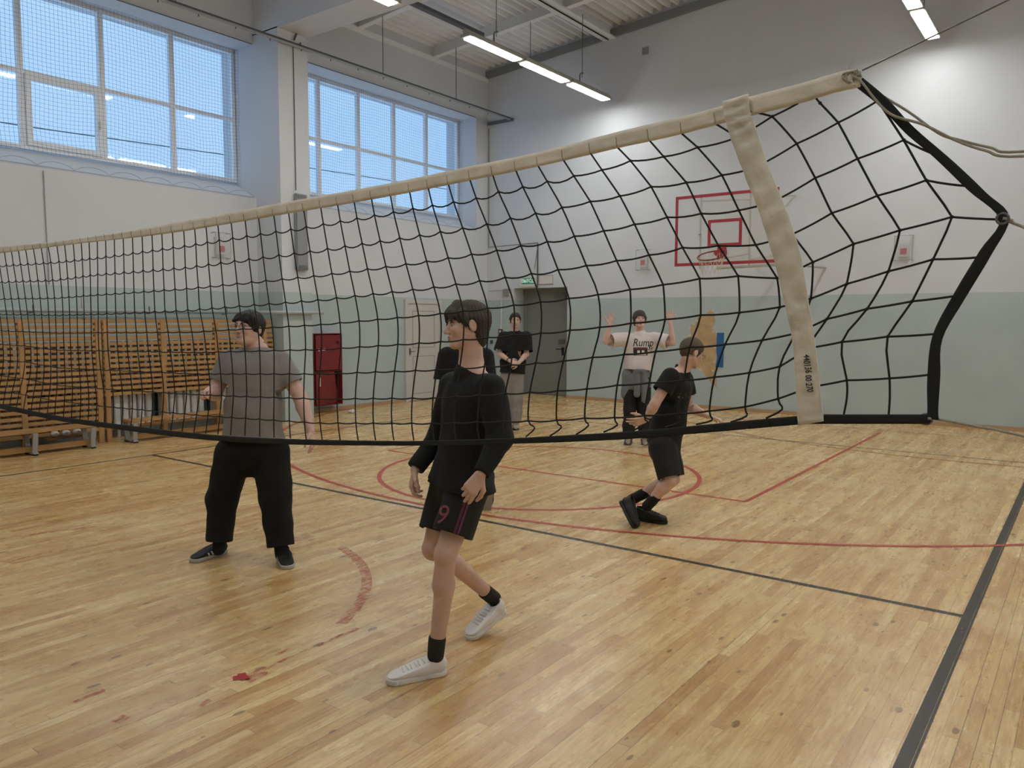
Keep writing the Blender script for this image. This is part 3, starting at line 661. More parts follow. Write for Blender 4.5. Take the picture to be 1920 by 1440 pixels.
for xx in (-5.40, -4.56): box(bm, (xx - 0.012, BY + 0.01, BZ0 - 0.05), (xx + 0.012, BY + 0.04, BZ1 - .03))
for xx in (-5.40, -4.56):
    for zz in (2.7, 3.7): tube(bm, [(xx, BY + 0.03, zz), (xx + .1, YF - .01, zz + 0.25)], 0.018, 6)
tube(bm, [(-5.1, BY + .03, 2.58), (-3.9, BY + .03, 2.60), (-3.9, YF, 2.65)], 0.025, 6)
obj('support_frame', bm, mat('pale_support', (186, 184, 178), 0.5), r)
bm = NB(); box(bm, (-5.42, BY - 0.02, 3.135), (-5.38, BY - 0.008, 3.15)); obj('bolt_plate', bm, STEEL, r)
bm = NB(); hc = Vector((-5.06, BY - 0.31, 2.76)); tx = Vector((1, 0, 0.0)); ty = Vector((0, 1, 0.42)).normalized(); hr = 0.225
ring = [hc + tx * hr * math.cos(t) + ty * hr * math.sin(t) for t in [i * 2 * math.pi / 28 for i in range(28)]]
tube(bm, ring, 0.011, 8, closed=True)
hp = obj('hoop', bm, mat('rusty_red_hoop', (120, 44, 40), 0.5), r, True)
bm = NB(); box(bm, (-5.10, BY - 0.12, 2.78), (-4.92, BY - 0.008, 2.86)); box(bm, (-5.08, BY - 0.03, 2.72), (-4.93, BY - 0.009, 2.94))
obj('bracket', bm, BR, hp)
bm = NB()
for i in range(14):
    t = i * 2 * math.pi / 14; t2 = t + math.pi / 14; t3 = t + 2 * math.pi / 14
    def rp(t, k, z): return hc + tx * hr * k * math.cos(t) + ty * hr * k * math.sin(t) + Vector((0, 0, z))
    for a in (t, t3):
        tube(bm, [rp(a, 1, 0), rp(t2, .82, -.12)], 0.004, 4)
        tube(bm, [rp(t2, .82, -.12), rp(a, .68, -.24)], 0.003, 4)
    if i % 2: tube(bm, [rp(t, .68, -.24), rp(t2, .62, -.36)], 0.003, 4)
obj('hoop_net', bm, mat('cream_hoop_net', (196, 184, 166), 0.8), hp)

# ---------------------------------------------------------------- luminaires (each lit, hung in rows)
LE = mat('lit_diffuser', (255, 255, 250), 0.5, emit=(1.0, 0.985, 0.94, LAMP_POWER))
LH = mat('lamp_housing', (170, 170, 160), 0.5)
ROD = mat('hanger_steel', (96, 98, 98), 0.4, 0.5)
LZ = 6.10
def lamp_proto():
    r = thing('ceiling_luminaire', 'x', 'lamp', (0, 0, LZ))
    bm = NB(); box(bm, (-0.10, -0.72, LZ), (0.10, 0.72, LZ + 0.05), 0.006); obj('housing', bm, LH, r)
    bm = NB(); box(bm, (-0.088, -0.645, LZ - 0.014), (0.088, 0.645, LZ - 0.001)); obj('diffuser', bm, LE, r)
    bm = NB(); box(bm, (-0.03, -0.745, LZ + 0.05), (0.03, 0.745, LZ + 0.11)); obj('busbar', bm, LH, r)
    return r
proto = None
names3 = ['first', 'second', 'third']
lampspots = []
for xr, rown in ((-8.1, 'left'), (-2.28, 'right')):
    for k, y in enumerate((13.34, 11.85, 10.36, 7.43, 5.94, 4.45)):
        lampspots.append((xr, y, rown, k))
lab = {('left', 0): 'lit ceiling luminaire nearest the far wall, end of the hanging row above the corner', ('left', 1): 'lit ceiling luminaire in the middle of the three above the walking boy', ('left', 2): 'lit ceiling luminaire left of the three, by the steel ceiling beam', ('left', 3): 'lit ceiling luminaire just cut by the top edge beside the concrete girder',
       ('right', 0): 'lit ceiling luminaire at upper right, crossed by the net cable', ('right', 1): 'lit ceiling luminaire at upper right cut by the top edge'}
for (xr, y, rn, k) in lampspots + [(xx_, yy_, 'near', 9) for xx_ in (-8.1, -2.28) for yy_ in (0.9, -0.6)] + [(3.5, yy_, 'near', 9) for yy_ in (13.34, 11.85, 7.43, 5.94, 4.45, 0.9, -0.6)]:  # unseen row furthest right is added to brighten that side of the hall
    o = lamp_proto() if proto is None else copy_tree(proto)
    if proto is None: proto = o
    o.location = (xr, y, LZ); o['group'] = 'ceiling luminaires'
    o['label'] = lab.get((rn, k), 'lit ceiling luminaire outside the view, in the rows overhead and in the row added to the right for light')
def hanger(x, y, label):
    r = thing('lamp_hanger', label, 'hanger', (x, y, LZ))
    bm = NB(); tube(bm, [(x - 0.03, y, LZ + 0.11), (x - 0.03, y, LZ + 0.25), (x - 0.02, y, LZ + 0.28), (x + 0.04, y, LZ + 0.28), (x + 0.05, y, LZ + 0.27)], 0.013, 6); obj('hook', bm, STEEL, r)
    bm = NB(); tube(bm, [(x + 0.02, y, LZ + 0.2), (x + 0.02, y, roofz(x) - 0.01)], 0.006, 6); obj('rod', bm, ROD, r)
hanger(-8.1, 13.05, 'thin rod and hook holding the lamp row near the far wall'); hanger(-8.1, 10.4, 'thin rod and hook holding the nearer end of the three lamps')
hanger(-2.28, 13.05, 'rod holding the right lamp row, above the frame'); 
r = thing('mid_hanger', 'plain thin rod hanging between the lamp row and the far wall', 'hanger', (-9.0, 13.6, 6.9)); bm = NB(); tube(bm, [(-9.0, 12.65, 6.55), (-9.0, 12.65, roofz(-9.0))], 0.006, 6); obj('rod', bm, ROD, r)
bm = NB(); box(bm, (-10.05, 8.8, roofz(-10) - 0.06), (-9.93, 12.4, roofz(-10) - 0.0)); tag(obj('dark_cable_tray', bm, DGREY), 'dark cable tray under the corrugated roof ending above the lamp', 'tray')
bm = NB(); tube(bm, [(-8.3, 8.8, roofz(-8.3) - 0.035), (-8.3, 14.4, roofz(-8.3) - 0.035)], 0.012, 5); tag(obj('beam_cable', bm, CORD), 'black cable along the underside of the steel ceiling beam', 'cable')
# ================================================================ VOLLEYBALL NET
NET = {"cols":[[[-5.5985,2.1455],[-5.5809,2.0659],[-5.556,1.961],[-5.5319,1.8504],[-5.5102,1.7494],[-5.4909,1.6392],[-5.4815,1.5483],[-5.4856,1.4459],[-5.5264,1.3388],[-5.5909,1.2351],[-5.6416,1.1357]],[[-5.5002,2.1459],[-5.4817,2.0649],[-5.459,1.9598],[-5.437,1.8496],[-5.4193,1.7483],[-5.4044,1.6383],[-5.3976,1.545],[-5.4021,1.4417],[-5.4362,1.3344],[-5.4931,1.2321],[-5.5375,1.1332]],[[-5.4011,2.1462],[-5.3817,2.0638],[-5.3612,1.9586],[-5.3412,1.8487],[-5.3275,1.7472],[-5.317,1.6374],[-5.3128,1.5416],[-5.3175,1.4374],[-5.3451,1.33],[-5.3944,1.2292],[-5.4326,1.1308]],[[-5.2975,2.1466],[-5.2772,2.0626],[-5.2589,1.9573],[-5.2411,1.8478],[-5.2313,1.746],[-5.2254,1.6364],[-5.2238,1.5381],[-5.2289,1.4329],[-5.2497,1.3254],[-5.2912,1.2261],[-5.3231,1.1282]],[[-5.1957,2.147],[-5.1746,2.0615],[-5.1584,1.956],[-5.1427,1.8469],[-5.1367,1.7448],[-5.1352,1.6355],[-5.1361,1.5346],[-5.1415,1.4284],[-5.1558,1.3208],[-5.1898,1.223],[-5.2156,1.1257]],[[-5.1036,2.1474],[-5.0817,2.0605],[-5.0675,1.9549],[-5.0535,1.8461],[-5.051,1.7438],[-5.0533,1.6346],[-5.0565,1.5314],[-5.0621,1.4244],[-5.0706,1.3167],[-5.098,1.2202],[-5.1185,1.1234]],[[-4.9933,2.1486],[-4.9765,2.061],[-4.9659,1.958],[-4.9565,1.8482],[-4.9554,1.7447],[-4.9589,1.6363],[-4.9616,1.5332],[-4.9637,1.426],[-4.9663,1.3186],[-4.9865,1.2216],[-5.0063,1.1247]],[[-4.8968,2.1497],[-4.8845,2.0614],[-4.8769,1.9607],[-4.8714,1.85],[-4.8715,1.7455],[-4.8761,1.6378],[-4.8783,1.5349],[-4.8775,1.4274],[-4.8751,1.3202],[-4.889,1.2228],[-4.9083,1.1258]],[[-4.7895,2.1509],[-4.7819,2.0619],[-4.7777,1.9637],[-4.7764,1.852],[-4.7778,1.7465],[-4.7836,1.6395],[-4.7853,1.5367],[-4.7812,1.429],[-4.7733,1.322],[-4.7805,1.2241],[-4.7992,1.1271]],[[-4.6915,2.152],[-4.6881,2.0623],[-4.687,1.9664],[-4.6894,1.8539],[-4.692,1.7473],[-4.6988,1.641],[-4.7001,1.5384],[-4.6931,1.4305],[-4.6803,1.3237],[-4.6815,1.2253],[-4.6996,1.1282]],[[-4.5961,2.1531],[-4.5967,2.0628],[-4.5984,1.9691],[-4.6044,1.8557],[-4.6081,1.7481],[-4.6159,1.6425],[-4.6168,1.54],[-4.6069,1.4319],[-4.5895,1.3253],[-4.5849,1.2264],[-4.6026,1.1294]],[[-4.4987,2.1542],[-4.5033,2.0632],[-4.5079,1.9718],[-4.5175,1.8575],[-4.5222,1.749],[-4.531,1.644],[-4.5315,1.5417],[-4.5188,1.4333],[-4.4968,1.327],[-4.4865,1.2276],[-4.5036,1.1305]],[[-4.4005,2.1533],[-4.404,2.0648],[-4.408,1.972],[-4.4157,1.859],[-4.4194,1.7508],[-4.4234,1.6456],[-4.4216,1.5436],[-4.4076,1.4358],[-4.3875,1.33],[-4.382,1.2303],[-4.4005,1.1337]],[[-4.3007,2.1524],[-4.3032,2.0663],[-4.3067,1.9721],[-4.3125,1.8604],[-4.3151,1.7525],[-4.3144,1.6472],[-4.3104,1.5456],[-4.295,1.4383],[-4.2768,1.333],[-4.2761,1.233],[-4.2961,1.1369]],[[-4.1998,2.1516],[-4.2012,2.0679],[-4.2042,1.9723],[-4.2082,1.8619],[-4.2096,1.7543],[-4.2043,1.6488],[-4.1981,1.5476],[-4.1814,1.4409],[-4.1652,1.3361],[-4.1691,1.2358],[-4.1904,1.1401]],[[-4.0984,2.1507],[-4.0988,2.0694],[-4.1012,1.9724],[-4.1034,1.8633],[-4.1038,1.7562],[-4.094,1.6504],[-4.0857,1.5496],[-4.0677,1.4434],[-4.0533,1.3391],[-4.0617,1.2386],[-4.0843,1.1434]],[[-3.9961,2.1498],[-3.9956,2.071],[-3.9975,1.9726],[-3.9979,1.8648],[-3.9973,1.758],[-3.9831,1.652],[-3.9727,1.5517],[-3.9534,1.446],[-3.9408,1.3422],[-3.9536,1.2413],[-3.9775,1.1467]],[[-3.8948,2.1489],[-3.8933,2.0726],[-3.8946,1.9727],[-3.8934,1.8663],[-3.8918,1.7598],[-3.8734,1.6536],[-3.861,1.5537],[-3.8406,1.4485],[-3.8296,1.3452],[-3.8466,1.2441],[-3.8717,1.15]],[[-3.7969,2.148],[-3.7946,2.0741],[-3.7954,1.9729],[-3.7925,1.8677],[-3.79,1.7615],[-3.7676,1.6552],[-3.7534,1.5556],[-3.7319,1.4509],[-3.7226,1.3481],[-3.7434,1.2467],[-3.7696,1.1531]],[[-3.6951,2.1471],[-3.6918,2.0757],[-3.6921,1.973],[-3.6877,1.8691],[-3.6841,1.7633],[-3.6578,1.6568],[-3.6417,1.5576],[-3.6192,1.4534],[-3.6114,1.3512],[-3.6362,1.2495],[-3.6635,1.1564]],[[-3.5921,2.1462],[-3.588,2.0773],[-3.5877,1.9732],[-3.5817,1.8706],[-3.5772,1.7652],[-3.5471,1.6584],[-3.5292,1.5596],[-3.5055,1.456],[-3.4994,1.3542],[-3.5279,1.2523],[-3.5563,1.1597]],[[-3.4948,2.1494],[-3.4895,2.0806],[-3.4868,1.9768],[-3.4789,1.8741],[-3.4721,1.7693],[-3.4437,1.663],[-3.4278,1.5637],[-3.4089,1.46],[-3.4046,1.3578],[-3.429,1.2558],[-3.4524,1.1653]],[[-3.3986,2.1525],[-3.3922,2.084],[-3.3871,1.9804],[-3.3774,1.8776],[-3.3684,1.7735],[-3.3418,1.6675],[-3.3278,1.5678],[-3.3134,1.464],[-3.3108,1.3613],[-3.3313,1.2592],[-3.3499,1.1708]],[[-3.3028,2.1557],[-3.2952,2.0873],[-3.2879,1.984],[-3.2764,1.881],[-3.2653,1.7776],[-3.2404,1.6721],[-3.2282,1.5718],[-3.2182,1.468],[-3.2173,1.3647],[-3.234,1.2627],[-3.2479,1.1763]],[[-3.199,2.1591],[-3.1904,2.0909],[-3.1806,1.9879],[-3.1673,1.8848],[-3.1539,1.782],[-3.1309,1.6769],[-3.1206,1.5761],[-3.1152,1.4723],[-3.116,1.3685],[-3.1286,1.2664],[-3.1378,1.1822]],[[-3.0956,2.1624],[-3.0858,2.0945],[-3.0737,1.9917],[-3.0587,1.8885],[-3.0432,1.7864],[-3.0218,1.6818],[-3.0134,1.5805],[-3.0123,1.4766],[-3.0148,1.3723],[-3.0236,1.2701],[-3.0281,1.1881]],[[-2.9987,2.1656],[-2.9879,2.0978],[-2.9737,1.9953],[-2.9571,1.892],[-2.9397,1.7905],[-2.9199,1.6863],[-2.9131,1.5845],[-2.9161,1.4806],[-2.9201,1.3758],[-2.9253,1.2735],[-2.9256,1.1936]],[[-2.8934,2.169],[-2.8816,2.1014],[-2.8652,1.9992],[-2.8469,1.8957],[-2.8275,1.7949],[-2.8093,1.6913],[-2.8043,1.5889],[-2.8113,1.485],[-2.8169,1.3796],[-2.8184,1.2773],[-2.8143,1.1996]],[[-2.7954,2.1722],[-2.7826,2.1048],[-2.7643,2.0028],[-2.7445,1.8992],[-2.7233,1.7991],[-2.7066,1.6958],[-2.7031,1.593],[-2.7139,1.489],[-2.7209,1.3832],[-2.719,1.2808],[-2.7109,1.2052]],[[-2.6976,2.1754],[-2.6839,2.1082],[-2.6637,2.0065],[-2.6425,1.9027],[-2.6196,1.8032],[-2.6043,1.7004],[-2.6023,1.5971],[-2.6166,1.4931],[-2.6249,1.3868],[-2.6197,1.2843],[-2.6079,1.2107]],[[-2.5927,2.1794],[-2.5786,2.1131],[-2.5558,2.0116],[-2.5321,1.9088],[-2.5067,1.8099],[-2.4881,1.708],[-2.4862,1.6047],[-2.5019,1.5006],[-2.5124,1.3942],[-2.5094,1.2929],[-2.4979,1.2207]],[[-2.4918,2.1833],[-2.4773,2.1178],[-2.4521,2.0165],[-2.4261,1.9147],[-2.3983,1.8164],[-2.3768,1.7153],[-2.375,1.612],[-2.3918,1.5078],[-2.4044,1.4013],[-2.4034,1.3011],[-2.3921,1.2302]],[[-2.3958,2.1869],[-2.3809,2.1222],[-2.3535,2.0212],[-2.3255,1.9203],[-2.2955,1.8225],[-2.2714,1.7222],[-2.2697,1.6189],[-2.2875,1.5147],[-2.3019,1.4081],[-2.3028,1.3089],[-2.2917,1.2393]],[[-2.2981,2.1906],[-2.2829,2.1267],[-2.2534,2.0259],[-2.2234,1.926],[-2.1913,1.8287],[-2.1646,1.7292],[-2.163,1.6259],[-2.1818,1.5216],[-2.1979,1.415],[-2.2006,1.3168],[-2.1898,1.2485]],[[-2.1954,2.1945],[-2.1799,2.1315],[-2.1482,2.0309],[-2.1162,1.9319],[-2.0821,1.8352],[-2.0527,1.7365],[-2.0512,1.6333],[-2.0709,1.5289],[-2.0888,1.4222],[-2.0933,1.3251],[-2.0827,1.2582]],[[-2.094,2.1984],[-2.0782,2.1362],[-2.0445,2.0358],[-2.0106,1.9378],[-1.9745,1.8416],[-1.9428,1.7437],[-1.9414,1.6405],[-1.9619,1.536],[-1.9814,1.4293],[-1.9876,1.3333],[-1.9773,1.2677]],[[-1.9993,2.2025],[-1.9793,2.1395],[-1.9408,2.0415],[-1.9033,1.9451],[-1.8666,1.8498],[-1.8327,1.7527],[-1.8316,1.65],[-1.8494,1.5461],[-1.8708,1.4412],[-1.8788,1.3446],[-1.8703,1.2816]],[[-1.9005,2.2068],[-1.8763,2.1429],[-1.8332,2.0474],[-1.792,1.9528],[-1.7547,1.8582],[-1.7187,1.762],[-1.718,1.6598],[-1.733,1.5565],[-1.7563,1.4536],[-1.7661,1.3564],[-1.7594,1.2959]],[[-1.7983,2.2113],[-1.7701,2.1465],[-1.7224,2.0535],[-1.6777,1.9606],[-1.6398,1.8668],[-1.6019,1.7715],[-1.6015,1.6699],[-1.6137,1.5672],[-1.6388,1.4662],[-1.6503,1.3684],[-1.6455,1.3107]]],"right":[[[-1.6952,2.217],[-1.6703,2.1593],[-1.6176,2.0655],[-1.5724,1.9708],[-1.5279,1.8756],[-1.4893,1.7812],[-1.4869,1.6779],[-1.5075,1.5772],[-1.5322,1.4769],[-1.5383,1.3792],[-1.5105,1.3569],[-1.5474,1.3235]],[[-1.595,2.2222],[-1.5651,2.1647],[-1.5117,2.0734],[-1.4635,1.9777],[-1.4197,1.8848],[-1.3758,1.7912],[-1.3704,1.6887],[-1.3958,1.5883],[-1.4178,1.4886],[-1.4212,1.3903],[-1.401,1.368],[-1.4471,1.3354]],[[-1.502,2.2262],[-1.4656,2.1727],[-1.4061,2.0833],[-1.357,1.9885],[-1.3101,1.8937],[-1.2654,1.8012],[-1.2572,1.6991],[-1.2828,1.6032],[-1.3033,1.5014],[-1.3107,1.4064],[-1.2958,1.383],[-1.3427,1.35]],[[-1.402,2.2339],[-1.3611,2.1784],[-1.298,2.0927],[-1.2476,1.9984],[-1.1995,1.9042],[-1.1508,1.8148],[-1.1462,1.7122],[-1.1688,1.6156],[-1.1914,1.5193],[-1.1999,1.4168],[-1.1895,1.3936],[-1.2386,1.3673]],[[-1.2989,2.2415],[-1.2565,2.1853],[-1.1909,2.0996],[-1.1389,2.0106],[-1.0884,1.9162],[-1.0398,1.8267],[-1.0311,1.7242],[-1.0608,1.6277],[-1.0797,1.5322],[-1.0954,1.4313],[-1.0842,1.4105],[-1.131,1.3835]],[[-1.2016,2.2465],[-1.1561,2.2012],[-1.0847,2.1169],[-1.0309,2.0233],[-0.9797,1.9323],[-0.9246,1.8412],[-0.9187,1.7368],[-0.9509,1.6432],[-0.9668,1.5461],[-0.9833,1.4459],[-0.9725,1.4228],[-1.0237,1.4009]],[[-1.0948,2.2548],[-1.0454,2.1997],[-0.9719,2.1174],[-0.9243,2.0255],[-0.8702,1.9323],[-0.8104,1.845],[-0.8036,1.7438],[-0.8433,1.6538],[-0.8729,1.5595],[-0.8855,1.4612],[-0.8767,1.4351],[-0.9255,1.419]],[[-0.9889,2.2575],[-0.9396,2.2128],[-0.8647,2.1268],[-0.8133,2.0258],[-0.7629,1.9281],[-0.7015,1.8359],[-0.6919,1.7579],[-0.7376,1.6677],[-0.7709,1.5765],[-0.7804,1.4805],[-0.7751,1.4552],[-0.821,1.434]],[[-0.8866,2.2704],[-0.8238,2.2251],[-0.7719,2.1367],[-0.7151,2.0426],[-0.6652,1.9511],[-0.6091,1.8752],[-0.611,1.7799],[-0.6484,1.6875],[-0.6876,1.5968],[-0.6891,1.509],[-0.677,1.4807],[-0.7208,1.4529]],[[-0.8107,2.2966],[-0.7279,2.2672],[-0.6606,2.1869],[-0.6105,2.0929],[-0.5658,1.9991],[-0.51,1.9173],[-0.5225,1.8164],[-0.5684,1.7263],[-0.6108,1.6496],[-0.6074,1.5455],[-0.6061,1.5069],[-0.6116,1.4632]],[[-0.6147,2.2956],[-0.6048,2.2828],[-0.558,2.2265],[-0.5082,2.1303],[-0.4584,2.0338],[-0.4032,1.9449],[-0.4255,1.8452],[-0.4713,1.7523],[-0.529,1.6669],[-0.5136,1.568],[-0.512,1.5227],[-0.5177,1.4789]],[None,None,[-0.4605,2.2575],[-0.4035,2.163],[-0.3502,2.061],[-0.2916,1.9692],[-0.3273,1.8706],[-0.369,1.7701],[-0.421,1.6824],[-0.4126,1.5778],[-0.4101,1.529],[-0.411,1.4868]]],"tape":[[-0.5129,2.3274],[-0.6594,2.2914],[-0.4645,2.2673],[-0.3305,2.1183],[-0.2589,2.0382],[-0.1907,1.9562],[-0.2318,1.8711],[-0.2765,1.7818],[-0.3137,1.6905],[-0.3212,1.5911]],"up":[[-5.7812,2.1859],[-4.7431,2.1772],[-3.662,2.1922],[-2.7891,2.2208],[-2.1976,2.24],[-1.8178,2.2576],[-1.498,2.27],[-1.2014,2.2926],[-1.0255,2.3035],[-0.8645,2.3164],[-0.7936,2.3282],[-0.661,2.3396],[-0.5573,2.3524],[-0.5138,2.3511]],"lo":[[-5.7863,2.1448],[-4.7455,2.1501],[-3.6648,2.1457],[-2.7907,2.1716],[-2.1983,2.1921],[-1.8179,2.2096],[-1.4977,2.2253],[-1.2006,2.2447],[-1.0244,2.2547],[-0.8633,2.2697],[-0.7922,2.2767],[-0.6594,2.29],[-0.5556,2.3044],[-0.4995,2.3055]],"bt_up":[[-5.9085,1.1502],[-4.9972,1.1261],[-4.067,1.1431],[-3.4067,1.1639],[-2.8596,1.1942],[-2.2933,1.2376],[-2.0044,1.2651],[-1.6129,1.3118],[-1.3439,1.3492],[-1.1309,1.3802],[-0.9221,1.4158],[-0.7793,1.4413],[-0.6328,1.466],[-0.5774,1.4737],[-0.3183,1.4931]],"bt_lo":[[-5.9125,1.1174],[-5.0,1.0966],[-4.069,1.1141],[-3.4081,1.1364],[-2.8604,1.1691],[-2.2936,1.2182],[-2.0045,1.2469],[-1.6128,1.2922],[-1.3436,1.3265],[-1.1305,1.3569],[-0.9215,1.3922],[-0.7786,1.4171],[-0.6292,1.443],[-0.5765,1.4488],[-0.3173,1.47]],"side_in":[[-0.5225,2.312],[-0.4628,2.254],[-0.3994,2.1778],[-0.3361,2.1139],[-0.2618,2.0298],[-0.195,1.9565],[-0.2304,1.8872],[-0.2791,1.7882],[-0.3206,1.6878],[-0.328,1.5868],[-0.3245,1.5012],[-0.3261,1.4825]],"side_out":[[-0.5028,2.3283],[-0.445,2.2693],[-0.3822,2.1908],[-0.2924,2.0976],[-0.2234,2.02],[-0.1752,1.9599],[-0.2082,1.8738],[-0.2561,1.7751],[-0.2994,1.679],[-0.3002,1.5881],[-0.3012,1.5029],[-0.2979,1.4808]],"band_l":[[-0.8632,2.3249],[-0.8542,2.2786],[-0.8342,2.2178],[-0.7952,2.1191],[-0.7506,2.0141],[-0.7106,1.8966],[-0.6783,1.7808],[-0.6505,1.666],[-0.6384,1.5511],[-0.6292,1.4416]],"band_r":[[-0.7908,2.3334],[-0.7834,2.2825],[-0.7659,2.2373],[-0.7325,2.1409],[-0.6816,2.0228],[-0.6415,1.9075],[-0.6151,1.78],[-0.5935,1.667],[-0.5774,1.5542],[-0.5646,1.4583]]}
YN = 2.155
def build_net():
    root = thing('volleyball_net', 'sagging black volleyball net with white top tape and numbered white side band', 'volleyball net', (-2.5, YN, 1.9))
    cols = [list(c) for c in NET['cols']]
    # continue the mesh to the left, outside the view, to the far post
    first = cols[0]; left = []
    x = first[0][0] - 0.1
    while x > -9.45:
        t = (first[0][0] - x) / 3.85
        zt = 2.1455 + 0.16 * t ** 2; zb = 1.135 + 0.28 * t ** 1.7
        c = []
        for r in range(11):
            f = r / 10.0
            fx = (cols[0][r][0] - cols[0][0][0]) * (1 - t)
            z0 = cols[0][r][1]; fz = (cols[0][0][1] - z0) / (cols[0][0][1] - cols[0][10][1])
            c.append((x + fx, zt + (zb - zt) * fz))
        left.append(c); x -= 0.1
    cols = left[::-1] + cols
    right = NET['right']; tape = NET['tape']
    def V(p, dy=0.0): return Vector((p[0], YN + dy + 0.012 * math.sin(p[0] * 2.3) , p[1]))
    bm = NB(); R = 0.0029
    allc = cols + right
    for c in allc:
        pts = [V(p) for p in c if p is not None]
        s = crom(pts, 3)
        if c[0] is None or c[0][0] > -1.45:   # taut part: nearly straight between knots down to row six
            for i_ in range(len(s) - 1):
                j_, t_ = divmod(i_, 3)
                if j_ < 6 and t_: s[i_] = s[i_].lerp(pts[j_].lerp(pts[j_ + 1], t_ / 3), 0.75)
        tube(bm, s, R, 5, caps=False)
        for p in c[1:10]:
            if p is not None: bmesh.ops.create_icosphere(bm, subdivisions=1, radius=0.0050, matrix=Matrix.Translation(V(p)))
    for r in range(1, 10):
        row = [c[r] for c in cols] + [c[r] for c in right[:-1]]
        if r == 1: row = [c[1] for c in cols] + [c[1] for c in right[:-2]] + [tape[1]]
        elif r == 2: row += [tape[2]]
        else: row += [right[-1][r], tape[r]]
        pts = []
        for i in range(len(row) - 1):
            a, b = V(row[i]), V(row[i + 1]); L = (b - a).length
            sag = (0.012 if r < 3 else 0.008) if a.x < -1.45 else (0.004 if a.x < -0.9 else 0.002)
            if r > 4: sag *= 0.5
            for k in range(4):
                t = k / 4; q = a.lerp(b, t); q.z -= sag * 4 * t * (1 - t) * min(1, (L / 0.1)); pts.append(q)
        pts.append(V(row[-1])); tube(bm, pts, R, 5, caps=False)
    obj('net_mesh', bm, CORD, root, True)
    def band(up, lo, th, sub=6, wr=0.0, dy=0.0, seed=1):
        rnd = random.Random(seed); bm = NB(); prev = None
        U = crom([(p[0], 0, p[1]) for p in up], sub); L = crom([(p[0], 0, p[1]) for p in lo], sub); nn = 5
        for i in range(len(U)):
            a, b = U[i], L[i]; s0 = []; s1 = []
            for k in range(nn):
                t = k / (nn - 1); q = a.lerp(b, t)
                w = wr * (math.sin(i * 1.9 + k * 0.8) + 0.6 * math.sin(i * 0.83 - k * 1.7 + 1) + 0.7 * rnd.uniform(-1, 1)) * (0.4 + math.sin(math.pi * t) * .6)
                base = YN + dy + 0.012 * math.sin(q.x * 2.3)
                s0.append(bm.verts.new((q.x, base - th / 2 + w, q.z))); s1.append(bm.verts.new((q.x, base + th / 2 + w, q.z)))
            ring = s0 + s1[::-1]
            if prev:
                for k in range(len(ring)): bm.faces.new((prev[k], prev[(k + 1) % len(ring)], ring[(k + 1) % len(ring)], ring[k]))
            else: bm.faces.new(ring)
            prev = ring
        bm.faces.new(prev[::-1]); return bm
    up = [(-9.5, 2.345), (-8.5, 2.285), (-7.4, 2.225), (-6.6, 2.2)] + NET['up']; lo = [(-9.5, 2.30), (-8.5, 2.24), (-7.4, 2.18), (-6.6, 2.158)] + NET['lo']
    tt = obj('top_tape', band(up, lo, 0.006, 8, 0.0022), CANVAS, root, True)
    bm = NB()
    for c in cols[::2] + cols[1::2] + right[:9]:
        p = c[0]; q = V(p, -0.0055); tube(bm, [q, q + Vector((-0.004, 0, 0.030))], 0.0011, 4)
    obj('seam', bm, mat('seam_thread', (132, 124, 108), .9), tt)
    bu = [(-9.5, 1.42), (-8.5, 1.31), (-7.4, 1.21), (-6.6, 1.165)] + NET['bt_up']; bl = [(-9.5, 1.385), (-8.5, 1.275), (-7.4, 1.176), (-6.6, 1.132)] + NET['bt_lo']
    obj('bottom_tape', band(bu, bl, 0.005, 4, 0.0008), BLACKTAPE, root, True)
    obj('side_tape', band(NET['side_out'], NET['side_in'], 0.005, 5, 0.001), BLACKTAPE, root, True)
    sb = obj('side_band', band(NET['band_l'], NET['band_r'], 0.006, 6, 0.0045, dy=-0.014), CANVAS, root, True)
    INK = mat('black_marker_ink', (24, 22, 20), 0.6)
    a = Vector((-0.6143, YN - 0.034, 1.640)); b = Vector((-0.5990, YN - 0.034, 1.527))
    ax = (b - a).normalized(); upv = Vector((-ax.z, 0, ax.x)); upv = upv if upv.x > 0 else -upv
    me = text_mesh('440136 00 270', 0.023, 0.1, bold=0.0003)
    for v in me.vertices:
        q = (a + b) / 2 + ax * v.co.x * 0.72 + upv * v.co.y; v.co = Vector((q.x, q.y + 0.0065 , q.z))
    bmt = NB(); bmt.from_mesh(me); tr_ = BVHTree.FromPolygons([v.co.copy() for v in sb.data.vertices], [tuple(p.vertices) for p in sb.data.polygons])
    for v in bmt.verts:
        hh = tr_.ray_cast(Vector((v.co.x, YN - 0.3, v.co.z)), Vector((0, 1, 0)), 0.6)
        if hh[0] is not None: v.co = hh[0] - Vector((0, 0.0022, 0))
    o = obj('handwritten_number', bmt, INK, sb)
    # grommets
    for nm, c, ro in (('grommet', (-0.548, YN - 0.008, 2.333), 0.012), ('grommet', (-0.523, YN - 0.008, 2.338), 0.012), ('grommet', (-0.1885, YN - 0.006, 1.958), 0.012), ('grommet', (-0.327, YN - 0.006, 1.481), 0.013)):
        bm = NB(); tube(bm, [(c[0] + ro * math.cos(t), c[1], c[2] + ro * math.sin(t)) for t in [i * math.pi / 9 for i in range(18)]], 0.0035, 6, closed=True); obj(nm, bm, STEEL, root, True)
        bm = NB(); q = [bm.verts.new((c[0] + ro * .8 * math.cos(t), c[1] + 0.001, c[2] + ro * .8 * math.sin(t))) for t in [i * math.pi / 9 for i in range(18)]]; 
        bm.faces.new(q); obj('eyelet_hole_disc', bm, ROPE, root)  # pale disc stands in for the see-through eyelet hole
    # frayed canvas knot at corner
    rnd = random.Random(5); bm = NB()
